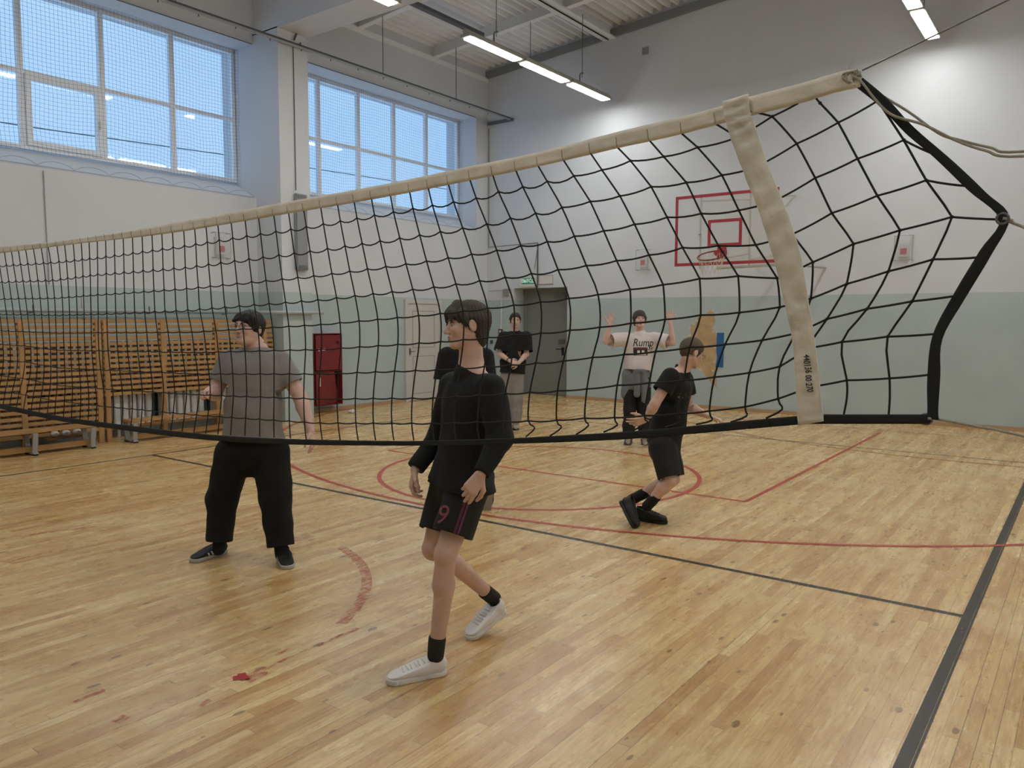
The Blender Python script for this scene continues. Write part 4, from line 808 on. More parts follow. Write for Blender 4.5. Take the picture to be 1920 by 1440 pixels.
    for i in range(7):
        c_ = Vector((-0.528, YN - .012, 2.338)); pts = []; a_ = rnd.uniform(0, 6)
        for k in range(6): a_ += rnd.uniform(.5, 1.4); pts.append(c_ + Vector((rnd.uniform(.010, .026) * math.cos(a_), rnd.uniform(-.006, .006), rnd.uniform(.007, .017) * math.sin(a_))))
        tube(bm, crom(pts, 3), 0.0028, 5)
    for i in range(5):
        p = Vector((-0.55 + rnd.uniform(-.01, .02), YN - .005, 2.355)); tube(bm, [p, p + Vector((rnd.uniform(-.02, .01), 0, rnd.uniform(.006, .02)))], 0.0006, 3)
    obj('frayed_knot', bm, ROPE, root, True)
    return root
net = build_net()
def rope(pts, r, name, label, m=ROPE, sub=6):
    bm = NB(); tube(bm, crom(pts, sub), r, 6); return tag(obj(name, bm, m, smooth=True), label, 'rope')
rope([(-0.527, YN - .02, 2.335), (-0.505, YN - .018, 2.318), (-0.47, YN - .018, 2.268), (-0.43, YN - .018, 2.225), (-0.36, YN - .018, 2.192), (-0.29, YN, 2.148), (-0.23, YN, 2.118), (-0.1536, YN, 2.096), (0.2, YN, 2.09), (0.8, YN, 2.14), (4.5, YN, 2.8)], 0.0033, 'tension_rope', 'lower of the two white ropes trailing right from the net corner')
rope([(-0.52, YN + .01, 2.335), (-0.47, YN + .012, 2.29), (-0.40, YN + .012, 2.235), (-0.33, YN + .006, 2.172), (-0.285, YN + .004, 2.15), (-0.22, YN + .003, 2.124), (-0.154, YN, 2.107), (0.2, YN, 2.11), (0.8, YN, 2.16), (4.5, YN, 2.86)], 0.0033, 'tension_rope', 'upper of the two white ropes trailing right from the net corner')
rope([(-0.187, YN - .01, 1.958), (-0.17, YN, 1.953), (-0.146, YN, 1.936), (0.5, YN, 1.62), (4.5, YN, 0.6)], 0.0036, 'tension_rope', 'white rope tied to the middle eyelet of the black side tape')
rope([(-0.323, YN - .01, 1.483), (-0.29, YN - .004, 1.481), (-0.2, YN, 1.468), (-0.123, YN, 1.456), (0.6, YN, 1.32), (4.5, YN, 0.5)], 0.0036, 'tension_rope', 'white rope tied to the bottom corner eyelet of the net')
rope([(-0.51, YN + .01, 2.353), (-0.2, YN, 2.450), (0.6, YN, 2.71), (4.5, YN, 4.0)], 0.0022, 'net_cable', 'thin grey steel cable rising right from the top of the net', STEEL)
# ---------------------------------------------------------------- distance-field modelling of people
f4 = np.float32
def nrm(v): v = np.array(v, float); return v / (np.linalg.norm(v) + 1e-12)
class Field:
    def __init__(s, lo, hi, h):
        s.h = h; s.lo = np.array(lo, float); n = np.ceil((np.array(hi) - s.lo) / h).astype(int) + 1; s.n = n
        s.D = np.full(tuple(n), 1.0, f4)
        s.ax = [(s.lo[i] + h * np.arange(n[i])).astype(f4) for i in range(3)]
    def win(s, lo, hi, pad):
        a = np.clip(np.floor((np.array(lo) - pad - s.lo) / s.h).astype(int), 0, s.n - 1); b = np.clip(np.ceil((np.array(hi) + pad - s.lo) / s.h).astype(int) + 1, 1, s.n)
        sl = tuple(slice(int(a[i]), int(max(b[i], a[i] + 1))) for i in range(3))
        return sl, s.ax[0][sl[0]][:, None, None], s.ax[1][sl[1]][None, :, None], s.ax[2][sl[2]][None, None, :]
    def put(s, d, sl, k, sub=False):
        a = s.D[sl]
        if sub:
            b = -d
            if k > 0: t = np.clip(0.5 - 0.5 * (b - a) / k, 0, 1); s.D[sl] = b + (a - b) * t + k * t * (1 - t)
            else: s.D[sl] = np.maximum(a, b)
        else:
            if k > 0: t = np.clip(0.5 + 0.5 * (d - a) / k, 0, 1); s.D[sl] = d + (a - d) * t - k * t * (1 - t)
            else: s.D[sl] = np.minimum(a, d)
    def cap(s, a, b, ra, rb=None, k=0.012, flat=None, sub=False):
        rb = ra if rb is None else rb; a = np.array(a, float); b = np.array(b, float); r = max(ra, rb)
        sl, X, Y, Z = s.win(np.minimum(a, b) - r, np.maximum(a, b) + r, k + 3 * s.h)
        ba = b - a; L2 = float(ba @ ba) + 1e-9
        px, py, pz = X - f4(a[0]), Y - f4(a[1]), Z - f4(a[2])
        t = np.clip((px * f4(ba[0]) + py * f4(ba[1]) + pz * f4(ba[2])) / f4(L2), 0, 1)
        qx, qy, qz = px - t * f4(ba[0]), py - t * f4(ba[1]), pz - t * f4(ba[2])
        sc = 1.0
        if flat is not None:
            n = nrm(flat[0]).astype(f4); fsc = flat[1]; c = (qx * n[0] + qy * n[1] + qz * n[2]) * f4(1 / fsc - 1)
            qx, qy, qz = qx + c * n[0], qy + c * n[1], qz + c * n[2]; sc = min(1.0, fsc) ** 0.5
        d = (np.sqrt(qx * qx + qy * qy + qz * qz) - (f4(ra) + f4(rb - ra) * t)) * f4(sc)
        s.put(d, sl, k, sub)
    def ell(s, c, r, R=None, k=0.012, sub=False):
        c = np.array(c, float); r = np.array(r, float); m = r.max(); R = np.eye(3) if R is None else np.array(R, float)
        sl, X, Y, Z = s.win(c - m, c + m, k + 3 * s.h); p = (X - f4(c[0]), Y - f4(c[1]), Z - f4(c[2])); R = R.astype(f4)
        q = [(p[0] * R[i][0] + p[1] * R[i][1] + p[2] * R[i][2]) / f4(r[i]) for i in range(3)]
        k0 = np.sqrt(q[0] ** 2 + q[1] ** 2 + q[2] ** 2) + f4(1e-6); k1 = np.sqrt((q[0] / f4(r[0])) ** 2 + (q[1] / f4(r[1])) ** 2 + (q[2] / f4(r[2])) ** 2) + f4(1e-6)
        s.put(k0 * (k0 - 1) / k1, sl, k, sub)
    def cut(s, p, n, rad=None, k=0.0):
        # remove what lies on the side n points to, within rad of p
        p = np.array(p, float); n = nrm(n).astype(f4)
        if rad is None: sl, X, Y, Z = s.win(s.lo, s.lo + s.n * s.h, 0)
        else: sl, X, Y, Z = s.win(p - rad, p + rad, 0)
        d = (X - f4(p[0])) * n[0] + (Y - f4(p[1])) * n[1] + (Z - f4(p[2])) * n[2]
        if rad is not None:
            rr = np.sqrt((X - f4(p[0])) ** 2 + (Y - f4(p[1])) ** 2 + (Z - f4(p[2])) ** 2); d = np.minimum(d, f4(rad) - rr)
        s.D[sl] = np.maximum(s.D[sl], d)
    def folds(s, amp, seed, freq=28.0, dirs=4, region=None):
        rnd = np.random.RandomState(seed); X, Y, Z = s.ax[0][:, None, None], s.ax[1][None, :, None], s.ax[2][None, None, :]
        N = np.zeros((1, 1, 1), f4)
        for i in range(dirs):
            v = rnd.randn(3); v /= np.linalg.norm(v); v *= freq * rnd.uniform(.5, 1.5); w = rnd.randn(3) * 9
            N = N + np.sin(X * f4(v[0]) + Y * f4(v[1]) + Z * f4(v[2]) + f4(rnd.uniform(0, 6)) + f4(1.3) * np.sin(X * f4(w[0]) + Y * f4(w[1]) + Z * f4(w[2])))
        s.D = s.D + N * f4(amp / dirs ** .5)
    def mesh(s, name):
        D = s.D; n = s.n; S = D < 0
        c = np.zeros(tuple(n - 1), np.int8)
        for i in (0, 1):
            for j in (0, 1):
                for k in (0, 1): c += S[i:n[0] - 1 + i, j:n[1] - 1 + j, k:n[2] - 1 + k]
        act = np.argwhere((c > 0) & (c < 8)); del c
        if len(act) == 0: return bpy.data.meshes.new(name)
        idx = np.full(tuple(n - 1), -1, np.int32); idx[act[:, 0], act[:, 1], act[:, 2]] = np.arange(len(act))
        acc = np.zeros((len(act), 3)); cnt = np.zeros(len(act)); cor = [(i, j, k) for i in (0, 1) for j in (0, 1) for k in (0, 1)]
        for a in cor:
            for ax in range(3):
                if a[ax]: continue
                b = list(a); b[ax] = 1
                da = D[act[:, 0] + a[0], act[:, 1] + a[1], act[:, 2] + a[2]].astype(float); db = D[act[:, 0] + b[0], act[:, 1] + b[1], act[:, 2] + b[2]].astype(float)
                m = (da < 0) != (db < 0); t = np.where(m, da / np.where(m, da - db, 1), 0)
                p = np.tile(np.array(a, float), (len(act), 1)); p[:, ax] += t; acc[m] += p[m]; cnt[m] += 1
        P = s.lo + (act + acc / np.maximum(cnt, 1)[:, None]) * s.h
        quads = []
        for ax in range(3):
            o = [0, 1, 2]; o.remove(ax); u, v = o
            sl0 = [slice(0, n[i] - 1) if i == ax else slice(1, n[i] - 1) for i in range(3)]; sl1 = [slice(1, n[i]) if i == ax else slice(1, n[i] - 1) for i in range(3)]
            A = S[tuple(sl0)]; B = S[tuple(sl1)]; E = np.argwhere(A != B); ins = A[E[:, 0], E[:, 1], E[:, 2]]
            off = np.array([0 if i == ax else 1 for i in range(3)]); E = E + off
            def cell(du, dv):
                q = E.copy(); q[:, u] -= du; q[:, v] -= dv; return idx[q[:, 0], q[:, 1], q[:, 2]]
            Q = np.stack([cell(1, 1), cell(0, 1), cell(0, 0), cell(1, 0)], 1)
            flip = ins if ax != 1 else ~ins
            Q[~flip] = Q[~flip][:, ::-1]; quads.append(Q)
        Q = np.concatenate(quads); Q = Q[(Q >= 0).all(1)]
        me = bpy.data.meshes.new(name); me.vertices.add(len(P)); me.vertices.foreach_set('co', P.astype(f4).ravel())
        me.loops.add(len(Q) * 4); me.loops.foreach_set('vertex_index', Q.astype(np.int32).ravel())
        me.polygons.add(len(Q)); me.polygons.foreach_set('loop_start', np.arange(0, len(Q) * 4, 4, dtype=np.int32))
        me.polygons.foreach_set('loop_total', np.full(len(Q), 4, np.int32)); me.update(calc_edges=True)
        me.polygons.foreach_set('use_smooth', [True] * len(Q)); me.validate(); return me
# ================================================================ PEOPLE
POSES = {"walker":{"head":[-2.489,2.972,1.688],"hf":[-0.625,-0.781,-0.011],"hu":[-0.105,0.086,0.991],"neck":[-2.476,2.985,1.483],"cf":[-0.451,-0.892,0.034],"shA":[-2.62,3.018,1.383],"elA":[-2.717,3.019,1.124],"wrA":[-2.74,2.861,0.963],"haA":[-0.087,-0.283,-0.955],"hnA":[-0.65,-0.726,0.226],"shB":[-2.307,2.928,1.4],"elB":[-2.209,2.877,1.164],"wrB":[-2.212,2.734,1.02],"haB":[-0.284,-0.545,-0.789],"hnB":[0.735,-0.562,0.381],"chest":[-2.468,2.97,1.272],"waist":[-2.491,2.956,1.058],"hip":[-2.518,2.947,0.922],"hpA":[-2.606,2.978,0.892],"knA":[-2.661,2.903,0.558],"anA":[-2.627,3.341,0.188],"hpB":[-2.422,2.906,0.927],"knB":[-2.437,2.749,0.603],"anB":[-2.477,2.722,0.14],"footB_h":[-2.466,2.778,0.0],"footB_t":[-2.603,2.547,0.0],"footA_t":[-2.637,3.163,0.0],"footA_h":[-2.591,3.407,0.084]},"gray":{"head":[-4.88,3.39,1.653],"hf":[0.198,-0.974,0.113],"hu":[-0.011,0.094,0.996],"neck":[-4.864,3.437,1.514],"cf":[0.383,-0.92,0.079],"shA":[-5.014,3.316,1.421],"elA":[-5.07,3.225,1.185],"wrA":[-4.924,3.087,1.219],"haA":[0.386,-0.922,-0.018],"hnA":[-0.335,-0.034,0.942],"shB":[-4.717,3.537,1.415],"elB":[-4.59,3.605,1.158],"wrB":[-4.452,3.584,0.928],"haB":[0.301,0.005,-0.954],"hnB":[0.913,0.348,0.213],"chest":[-4.86,3.42,1.311],"waist":[-4.856,3.395,1.042],"hip":[-4.871,3.386,0.82],"hpA":[-4.966,3.308,0.75],"knA":[-5.021,3.234,0.423],"anA":[-5.005,3.187,0.093],"hpB":[-4.756,3.465,0.751],"knB":[-4.645,3.416,0.442],"anB":[-4.554,3.385,0.088],"footA_h":[-5.078,3.289,0.0],"footA_t":[-5.061,3.014,0.0],"footB_h":[-4.645,3.455,0.0],"footB_t":[-4.345,3.29,0.0]},"far":{"head":[-7.211,9.765,1.698],"hf":[0.674,-0.738,0.032],"hu":[-0.051,0.064,0.997],"neck":[-7.232,9.793,1.517],"cf":[0.634,-0.769,0.082],"shA":[-7.375,9.681,1.459],"elA":[-7.384,9.585,1.197],"wrA":[-7.133,9.512,1.101],"haA":[0.823,0.448,-0.348],"hnA":[0.555,-0.747,0.365],"shB":[-7.09,9.893,1.46],"elB":[-7.047,9.835,1.19],"wrB":[-7.009,9.575,1.062],"haB":[-0.703,-0.68,-0.209],"hnB":[0.555,-0.747,0.365],"chest":[-7.229,9.777,1.336],"waist":[-7.237,9.747,1.097],"hip":[-7.239,9.722,0.874],"hpA":[-7.297,9.677,0.857],"knA":[-7.285,9.648,0.478],"anA":[-7.271,9.618,0.091],"hpB":[-7.172,9.771,0.858],"knB":[-7.123,9.707,0.5],"anB":[-7.116,9.672,0.107],"footA_h":[-7.449,9.854,0.0],"footA_t":[-7.225,9.503,0.0],"footB_h":[-7.372,9.991,0.0],"footB_t":[-7.076,9.618,0.0]},"white":{"head":[-4.971,9.559,1.728],"hf":[0.634,-0.769,0.082],"hu":[-0.051,0.064,0.997],"neck":[-4.979,9.597,1.547],"cf":[0.619,-0.781,0.082],"shA":[-5.127,9.48,1.474],"elA":[-5.27,9.182,1.434],"wrA":[-5.216,9.182,1.656],"haA":[0.107,0.18,0.978],"hnA":[-0.595,0.799,-0.082],"shB":[-4.824,9.705,1.475],"elB":[-4.553,9.714,1.415],"wrB":[-4.568,9.668,1.686],"haB":[-0.208,-0.054,0.977],"hnB":[-0.595,0.799,-0.082],"chest":[-4.97,9.585,1.359],"waist":[-4.976,9.558,1.143],"hip":[-4.978,9.538,0.955],"hpA":[-5.04,9.487,0.911],"knA":[-5.042,9.444,0.507],"anA":[-5.023,9.391,0.105],"hpB":[-4.912,9.582,0.912],"knB":[-4.885,9.561,0.507],"anB":[-4.829,9.498,0.096],"footA_h":[-5.214,9.796,0.0],"footA_t":[-5.055,9.334,0.0],"footB_h":[-5.058,9.917,0.0],"footB_t":[-4.794,9.48,0.0]},"runner":{"head":[-2.686,6.103,1.449],"hf":[0.503,0.777,-0.378],"hu":[0.124,0.308,0.943],"neck":[-2.763,6.092,1.291],"cf":[0.575,0.683,-0.45],"shA":[-2.775,5.892,1.258],"elA":[-2.847,5.767,1.045],"wrA":[-2.923,5.771,0.912],"haA":[-0.807,-0.512,-0.296],"hnA":[0.659,-0.724,-0.207],"shB":[-2.838,6.315,1.207],"elB":[-2.821,6.354,0.973],"wrB":[-2.648,6.388,0.899],"haB":[0.783,0.554,-0.284],"hnB":[0.22,0.023,0.975],"chest":[-2.807,6.08,1.12],"waist":[-2.851,6.049,0.894],"hip":[-2.872,6.011,0.683],"hpA":[-2.838,5.91,0.673],"knA":[-2.737,5.859,0.416],"anA":[-2.912,5.832,0.201],"hpB":[-2.9,6.111,0.641],"knB":[-2.825,6.09,0.376],"anB":[-3.106,5.938,0.199],"footA_h":[-3.12,5.99,0.0],"footA_t":[-2.869,6.002,0.0],"footB_h":[-3.206,5.837,0.19],"footB_t":[-3.006,5.726,0.0]},"hidden":{"head":[-4.519,5.382,1.622],"hf":[-0.792,0.585,-0.174],"hu":[-0.081,0.104,0.991],"neck":[-4.546,5.406,1.449],"cf":[-0.732,0.657,-0.178],"shA":[-4.678,5.302,1.391],"elA":[-4.694,5.261,1.104],"wrA":[-4.697,5.424,0.886],"haA":[0.226,0.783,-0.58],"hnA":[-0.363,-0.792,0.491],"shB":[-4.408,5.502,1.383],"elB":[-4.37,5.501,1.096],"wrB":[-4.538,5.602,0.857],"haB":[-0.639,0.195,-0.744],"hnB":[0.86,0.119,0.496],"chest":[-4.537,5.395,1.267],"waist":[-4.523,5.377,1.0],"hip":[-4.537,5.408,0.792],"hpA":[-4.585,5.368,0.754],"knA":[-4.585,5.396,0.407],"anA":[-4.559,5.38,0.068],"hpB":[-4.469,5.455,0.754],"knB":[-4.336,5.397,0.445],"anB":[-4.392,5.528,0.173],"footA_h":[-4.57,5.392,0.0],"footA_t":[-4.759,5.538,0.0],"footB_h":[-4.311,5.45,0.164],"footB_t":[-4.359,5.457,-0.026]}}
A = lambda v: np.array(v, float)
def frame3(f, u):
    f = nrm(f); u = A(u); u = nrm(u - f * (u @ f)); l = np.cross(u, f); return f, nrm(l), u   # forward, left, up
def bounds(pts, pad):
    P = np.array(pts); return P.min(0) - pad, P.max(0) + pad
SKINS = {}
def skin(name, rgb):
    m = mat(name, rgb, 0.55, var=0.08, vscale=14, bump=0.05, bscale=120)
    m.node_tree.nodes['Principled BSDF'].inputs['Subsurface Weight'].default_value = 0.12
    m.node_tree.nodes['Principled BSDF'].inputs['Subsurface Radius'].default_value = (0.02, 0.008, 0.004)
    return m
def head_sdf(F, c, f, l, u, s=1.0, wide=1.0, jaw=1.0):
    R = [f, l, u]; P = lambda a, b, e: c + (f * a + l * b * wide + u * e) * s
    F.ell(P(-.012, 0, .028), A((.094, .074 * wide, .086)) * s, R, 0.02)
    F.ell(P(.030, 0, -.022), A((.060, .060 * wide, .080)) * s, R, 0.025)
    for sg in (-1, 1):
        F.cap(P(-.005, sg * .052, -.045), P(.058, sg * .020, -.090), .016 * s * jaw, .014 * s * jaw, 0.02)
        F.ell(P(.062, sg * .038, -.022), A((.022, .020, .020)) * s, R, 0.018)
    F.ell(P(.070, 0, -.092), A((.020, .024, .018)) * s, R, 0.02)
    if jaw > 1.1: F.ell(P(.02, 0, -.085), A((.055, .062, .035)) * s, R, 0.02)
    F.cap(P(.078, -.030, .026), P(.078, .030, .026), .011 * s, k=0.014)
    for sg in (-1, 1): F.ell(P(.097, sg * .031, .003), A((.019, .017, .010)) * s, R, 0.010, sub=True)
    F.cap(P(.086, 0, .012), P(.108, 0, -.028), .008 * s, .011 * s, 0.008)
    for sg in (-1, 1): F.ell(P(.097, sg * .012, -.032), A((.010, .007, .007)) * s, R, 0.006)
    F.cap(P(.088, -.018, -.054), P(.088, .018, -.054), .0085 * s, k=0.006); F.cap(P(.086, -.014, -.066), P(.086, .014, -.066), .0085 * s, k=0.006)
    F.cap(P(.098, -.018, -.060), P(.098, .018, -.060), .0025 * s, k=0.003, sub=True)
    for sg in (-1, 1):
        F.ell(P(-.012, sg * .080 / wide ** .3, -.006), A((.019, .008, .031)) * s, [nrm(f - u * .2), l, nrm(u + f * .2)], 0.006)
        F.ell(P(-.009, sg * .088 / wide ** .3, -.003), A((.011, .006, .018)) * s, R, 0.004, sub=True)
def hand_sdf(F, w, d, nb, side, curl, thumb=0.5, s=1.0, spread=0.1):
    # w wrist, d toward fingers, nb back-of-hand normal, side toward thumb
    d = nrm(d); side = nrm(A(side) - d * (A(side) @ d)); nb = A(nb); nb = nb - d * (nb @ d) - side * (nb @ side); nb = nrm(nb) if np.linalg.norm(nb) > .1 else np.cross(side, d)
    off = [0.029, 0.010, -0.009, -0.027]; ml = [0.086, 0.090, 0.084, 0.076]; fl = [0.072, 0.080, 0.074, 0.058]; fr = [.0092, .0095, .0090, .0080]
    for i in range(4):
        k = w + d * ml[i] * s + side * off[i] * s
        F.cap(w + d * .012 * s + side * off[i] * .55 * s, k, .0135 * s, .0112 * s, 0.010)
        cu = curl[i] if isinstance(curl, (list, tuple)) else curl
        p = k; ang = 0.0; base = nrm(d + side * spread * (1.5 - i) * 0.35)
        for j, (q, g) in enumerate(((.46, 1.0), (.30, 1.1), (.24, .8))):
            ang += cu * g; dd = base * math.cos(ang) - nb * math.sin(ang); e = p + dd * fl[i] * q * s
            F.cap(p, e, fr[i] * s * (1 - .09 * j), fr[i] * s * (.93 - .09 * j), 0.003); p = e
    p = w + d * .022 * s + side * .022 * s; dirs = [nrm(d * .75 + side * .75 - nb * .25), nrm(d * .9 + side * (.55 - thumb * .6) - nb * (.25 + thumb * .5)), nrm(d * .9 + side * (.3 - thumb * .7) - nb * (.2 + thumb * .6))]
    for dd, L, r0, r1 in zip(dirs, (.044, .032, .027), (.015, .0115, .0102), (.0118, .0104, .0085)):
        e = p + dd * L * s; F.cap(p, e, r0 * s, r1 * s, 0.006); p = e
def bvh_of(o):
    return BVHTree.FromPolygons([v.co.copy() for v in o.data.vertices], [tuple(p.vertices) for p in o.data.polygons])
def project(bm_or_me, tree, d, off):
    d = Vector(d).normalized(); miss = []
    vs = bm_or_me.verts if isinstance(bm_or_me, bmesh.types.BMesh) else bm_or_me.vertices
    for v in list(vs):
        h = tree.ray_cast(v.co - d * 0.4, d, 0.9)
        if h[0] is not None: v.co = h[0] - d * off
        else: miss.append(v)
    if miss and isinstance(bm_or_me, bmesh.types.BMesh): bmesh.ops.delete(bm_or_me, geom=miss, context='VERTS')
def grid_strip(pts, w, side, n=24):
    bm = NB(); prev = None; P = crom(pts, n); side = Vector(side)
    for p in P:
        q = [bm.verts.new(p + side * (w * (k / 3 - .5))) for k in range(4)]
        if prev:
            for k in range(3): bm.faces.new((prev[k], prev[k + 1], q[k + 1], q[k]))
        prev = q
    return bm
def part(root, name, F, m, **kw):
    me = F.mesh(name); me.materials.append(m); o = link(name, me, root)
    if kw: tag(o, **kw)
    return o
def shoe(root, heel, toe, sole_up, uppm, solem, L=0.29, lacem=None, stripes=None, h=0.0045, high=0.0, tilt=None, thick=.024, label=None):
    heel = A(heel); f = nrm(A(toe) - heel); u = A(sole_up); f, l, u = frame3(f, u); c = heel
    P = lambda a, b, e: c + f * a * L + l * b + u * e
    lo, hi = bounds([P(-.1, -.07, -.01), P(-.1, .07, .2), P(1.08, .07, -.01), P(1.08, -.07, .12), P(-.1, .07, -.01), P(-.1, -.07, .2), P(1.08, .07, .12), P(1.08, -.07, -.01)], 0.03)
    F = Field(lo, hi, h); t = thick
    F.cap(P(.13, 0, t + .03), P(.45, 0, t + .030), .040, .047, .02); F.cap(P(.45, 0, t + .028), P(.82, 0.003, t + .018), .050, .046, .02, flat=(u, .80))
    F.cap(P(.14, 0, t + .035), P(.18, 0, t + .075 + high), .038, .040, .02); F.cap(P(.22, 0, t + .062), P(.62, 0, t + .038), .036, .030, .03)
    F.cap(P(.17, 0, t + .05), P(.17, 0, t + .16), .029, .031, 0.0, sub=True)
    F.cut(P(0, 0, t + .082 + high), u + f * .25); F.cut(P(0, 0, t - 0.004), -u)
    F.cut(P(.17, 0, t + .1 + high), u, 0.08)
    up = part(root, 'shoe', F, uppm, **({'label': label} if label else {}))
    G = Field(lo, hi, h)
    G.cap(P(.125, 0, t / 2), P(.48, 0, t / 2), .041, .040, .0); G.cap(P(.48, 0, t / 2), P(.83, .003, t / 2 + .003), .044, .050, .015)
    G.cut(P(0, 0, t + .004), u); G.cut(P(0, 0, 0.001), -u)
    part(up, 'sole', G, solem)
    if lacem:
        tr = bvh_of(up); bm = NB()
        for i in range(6):
            a = .38 + i * .065; n = 9; row = []
            for k in range(n):
                q = Vector(P(a + (.02 if i % 2 else 0) * (k / n), (k / (n - 1) - .5) * .050, t + .2)); hh = tr.ray_cast(q, Vector(-u), .3)
                if hh[0] is not None: row.append(hh[0] + Vector(u) * .003)
            if len(row) > 2: tube(bm, row, 0.0038, 5)
        obj('laces', bm, lacem, up)
    if stripes:
        tr = bvh_of(up)
        for sd in (-1, 1):
            bm = NB()
            for i in range(3):
                for k in range(6):
                    t0, t1 = k / 6, (k + 1) / 6
                    q = [Vector(P(.36 + i * .10 + .07 * tt + dx, sd * .12, t + .006 + .036 * tt)) for tt, dx in ((t0, 0), (t0, .045), (t1, .045), (t1, 0))]
                    bm.faces.new([bm.verts.new(v) for v in q])
            project(bm, tr, -sd * l, 0.002); obj('side_stripes', bm, stripes, up)
    return up

def person(key, spec):
    p = {k: A(v) for k, v in POSES[key].items()}
    h = spec.get('h', 0.005); sk = spec['skin']; B = spec.get('bulk', 1.0)
    base = (p['footA_h'] + p['footB_t']) / 2
    root = thing('person', spec['label'], 'person', (base[0], base[1], 0))
    f, l, u = frame3(p['hf'], p['hu']); hc = p['head']; hs = spec.get('hs', 1.0); wide = spec.get('wide', 1.0)
    cf = nrm(p['cf']); sp = nrm(p['neck'] - p['hip'])
    hands = {}
    allp = [p[k] for k in p if len(p[k]) == 3 and k not in ('hf', 'hu', 'cf', 'haA', 'haB', 'hnA', 'hnB')]
    for s_ in 'AB': allp.append(p['wr' + s_] + nrm(p['ha' + s_]) * .2)
    allp.append(hc + u * .14); lo, hi = bounds(allp, 0.12 * max(1, B))
    lo[2] = max(lo[2], -0.02)
    F = Field(lo, hi, h)
    # trunk under the clothes
    shA, shB = p['shA'], p['shB']; cx = (shA + shB) / 2
    F.cap(cx - sp * .06, p['waist'], .115 * B, .11 * B, .03, flat=(cf, .75)); F.cap(p['waist'], p['hip'], .11 * B, .12 * B, .03, flat=(cf, .8))
    F.cap(shA * .8 + cx * .2 - sp * .02, shB * .8 + cx * .2 - sp * .02, .055, k=.03)
    nb = p['neck']
    F.cap(hc - f * .018 - u * .05, nb, .053 * spec.get('neckw', 1), .060 * spec.get('neckw', 1), .02); F.cap(nb, nb * .3 + shA * .7, .045, .04, .03); F.cap(nb, nb * .3 + shB * .7, .045, .04, .03)
    F.cap(nb - cf * .01, cx - sp * .04, .055, .062, .03)
    head_sdf(F, hc, f, l, u, hs, wide, spec.get('jaw', 1.0))
    aw = spec.get('arm', 1.0)
    for s_ in 'AB':
        sh, el, wr = p['sh' + s_], p['el' + s_], p['wr' + s_]
        F.cap(sh, el, .050 * aw, .040 * aw, .02); m = el * .7 + wr * .3; F.cap(el, m, .040 * aw, .041 * aw, .015); F.cap(m, wr, .041 * aw, .026 * aw ** .5, .015)
        hd = nrm(p['ha' + s_]); hn = nrm(p['hn' + s_]); side = np.cross(hn, hd) * spec.get('side' + s_, 1)
        hand_sdf(F, wr, hd, hn, side, spec.get('curl' + s_, .35), spec.get('thumb' + s_, .5), spec.get('hands', 1.0), spec.get('spread' + s_, .15))
    lw = spec.get('leg', 1.0)
    for s_ in 'AB':
        hp, kn, an = p['hp' + s_], p['kn' + s_], p['an' + s_]
        F.cap(hp, kn, .078 * lw, .054 * lw, .02); kf = nrm(cf - nrm(an - kn) * (cf @ nrm(an - kn)))
        F.ell(kn + kf * .012, (.042, .042, .05), None, .02)
        m = kn * .68 + an * .32; F.cap(kn, m, .048 * lw, .053 * lw, .02); F.cap(m - kf * .010, an, .050 * lw, .034, .02)
    body = part(root, 'body', F, sk)
    # eyes, brows, lips
    P = lambda a, b, e: hc + (f * a + l * b * wide + u * e) * hs
    if spec.get('face', True):
        bm = NB()
        for sg in (-1, 1): bmesh.ops.create_uvsphere(bm, u_segments=14, v_segments=10, radius=.0122 * hs, matrix=Matrix.Translation(Vector(P(.0715, sg * .030, .003))))
        e = obj('eyes', bm, mat('eye_white', (190, 182, 174), .25), root, True)
        bm = NB()
        for sg in (-1, 1): bmesh.ops.create_uvsphere(bm, u_segments=12, v_segments=8, radius=.0074 * hs, matrix=Matrix.Translation(Vector(P(.0775, sg * .0302, .003))))
        obj('irises', bm, mat('dark_iris', (48, 34, 26), .2), e, True)
        tr = bvh_of(body)
        bm = NB()
        for sg in (-1, 1):
            pts = []
            for k in range(8):
                t = k / 7; q = Vector(P(.2, sg * (.012 + .036 * t), .024 + .007 * math.sin(t * 2.4))); hh = tr.ray_cast(q, Vector(-f), .3)
                if hh[0] is not None: pts.append(hh[0] + Vector(f) * .001)
            if len(pts) > 2: tube(bm, pts, [.0035 * (1 - .5 * (i / len(pts))) for i in range(len(pts))], 5)
            pts = []
            for k in range(7):
                t = k / 6; q = Vector(P(.2, sg * (.018 + .026 * t), .0115 + .004 * math.sin(t * 3.1))); hh = tr.ray_cast(q, Vector(-f), .3)
                if hh[0] is not None: pts.append(hh[0] + Vector(f) * .001)
            if len(pts) > 2: tube(bm, pts, .0018, 4)
        obj('eyebrows', bm, spec['hairm'], root, True)
        for (zz, rr, ww) in ((-.0545, .0036, .020), (-.0655, .0042, .016)):
            bm = NB(); pts = []
            for k in range(9):
                t = k / 8 * 2 - 1; q = Vector(P(.2, ww * t, zz + .002 * (1 - t * t) * (1 if zz > -.06 else -1))); hh = tr.ray_cast(q, Vector(-f), .3)
                if hh[0] is not None: pts.append(hh[0] - Vector(f) * .0012)
            if len(pts) > 2: tube(bm, pts, [rr * (1 - .7 * abs(i / (len(pts) - 1) * 2 - 1) ** 2) for i in range(len(pts))], 6)
            obj('lip', bm, mat('lip_' + key, spec.get('lip', (132, 84, 76)), .5), root, True)
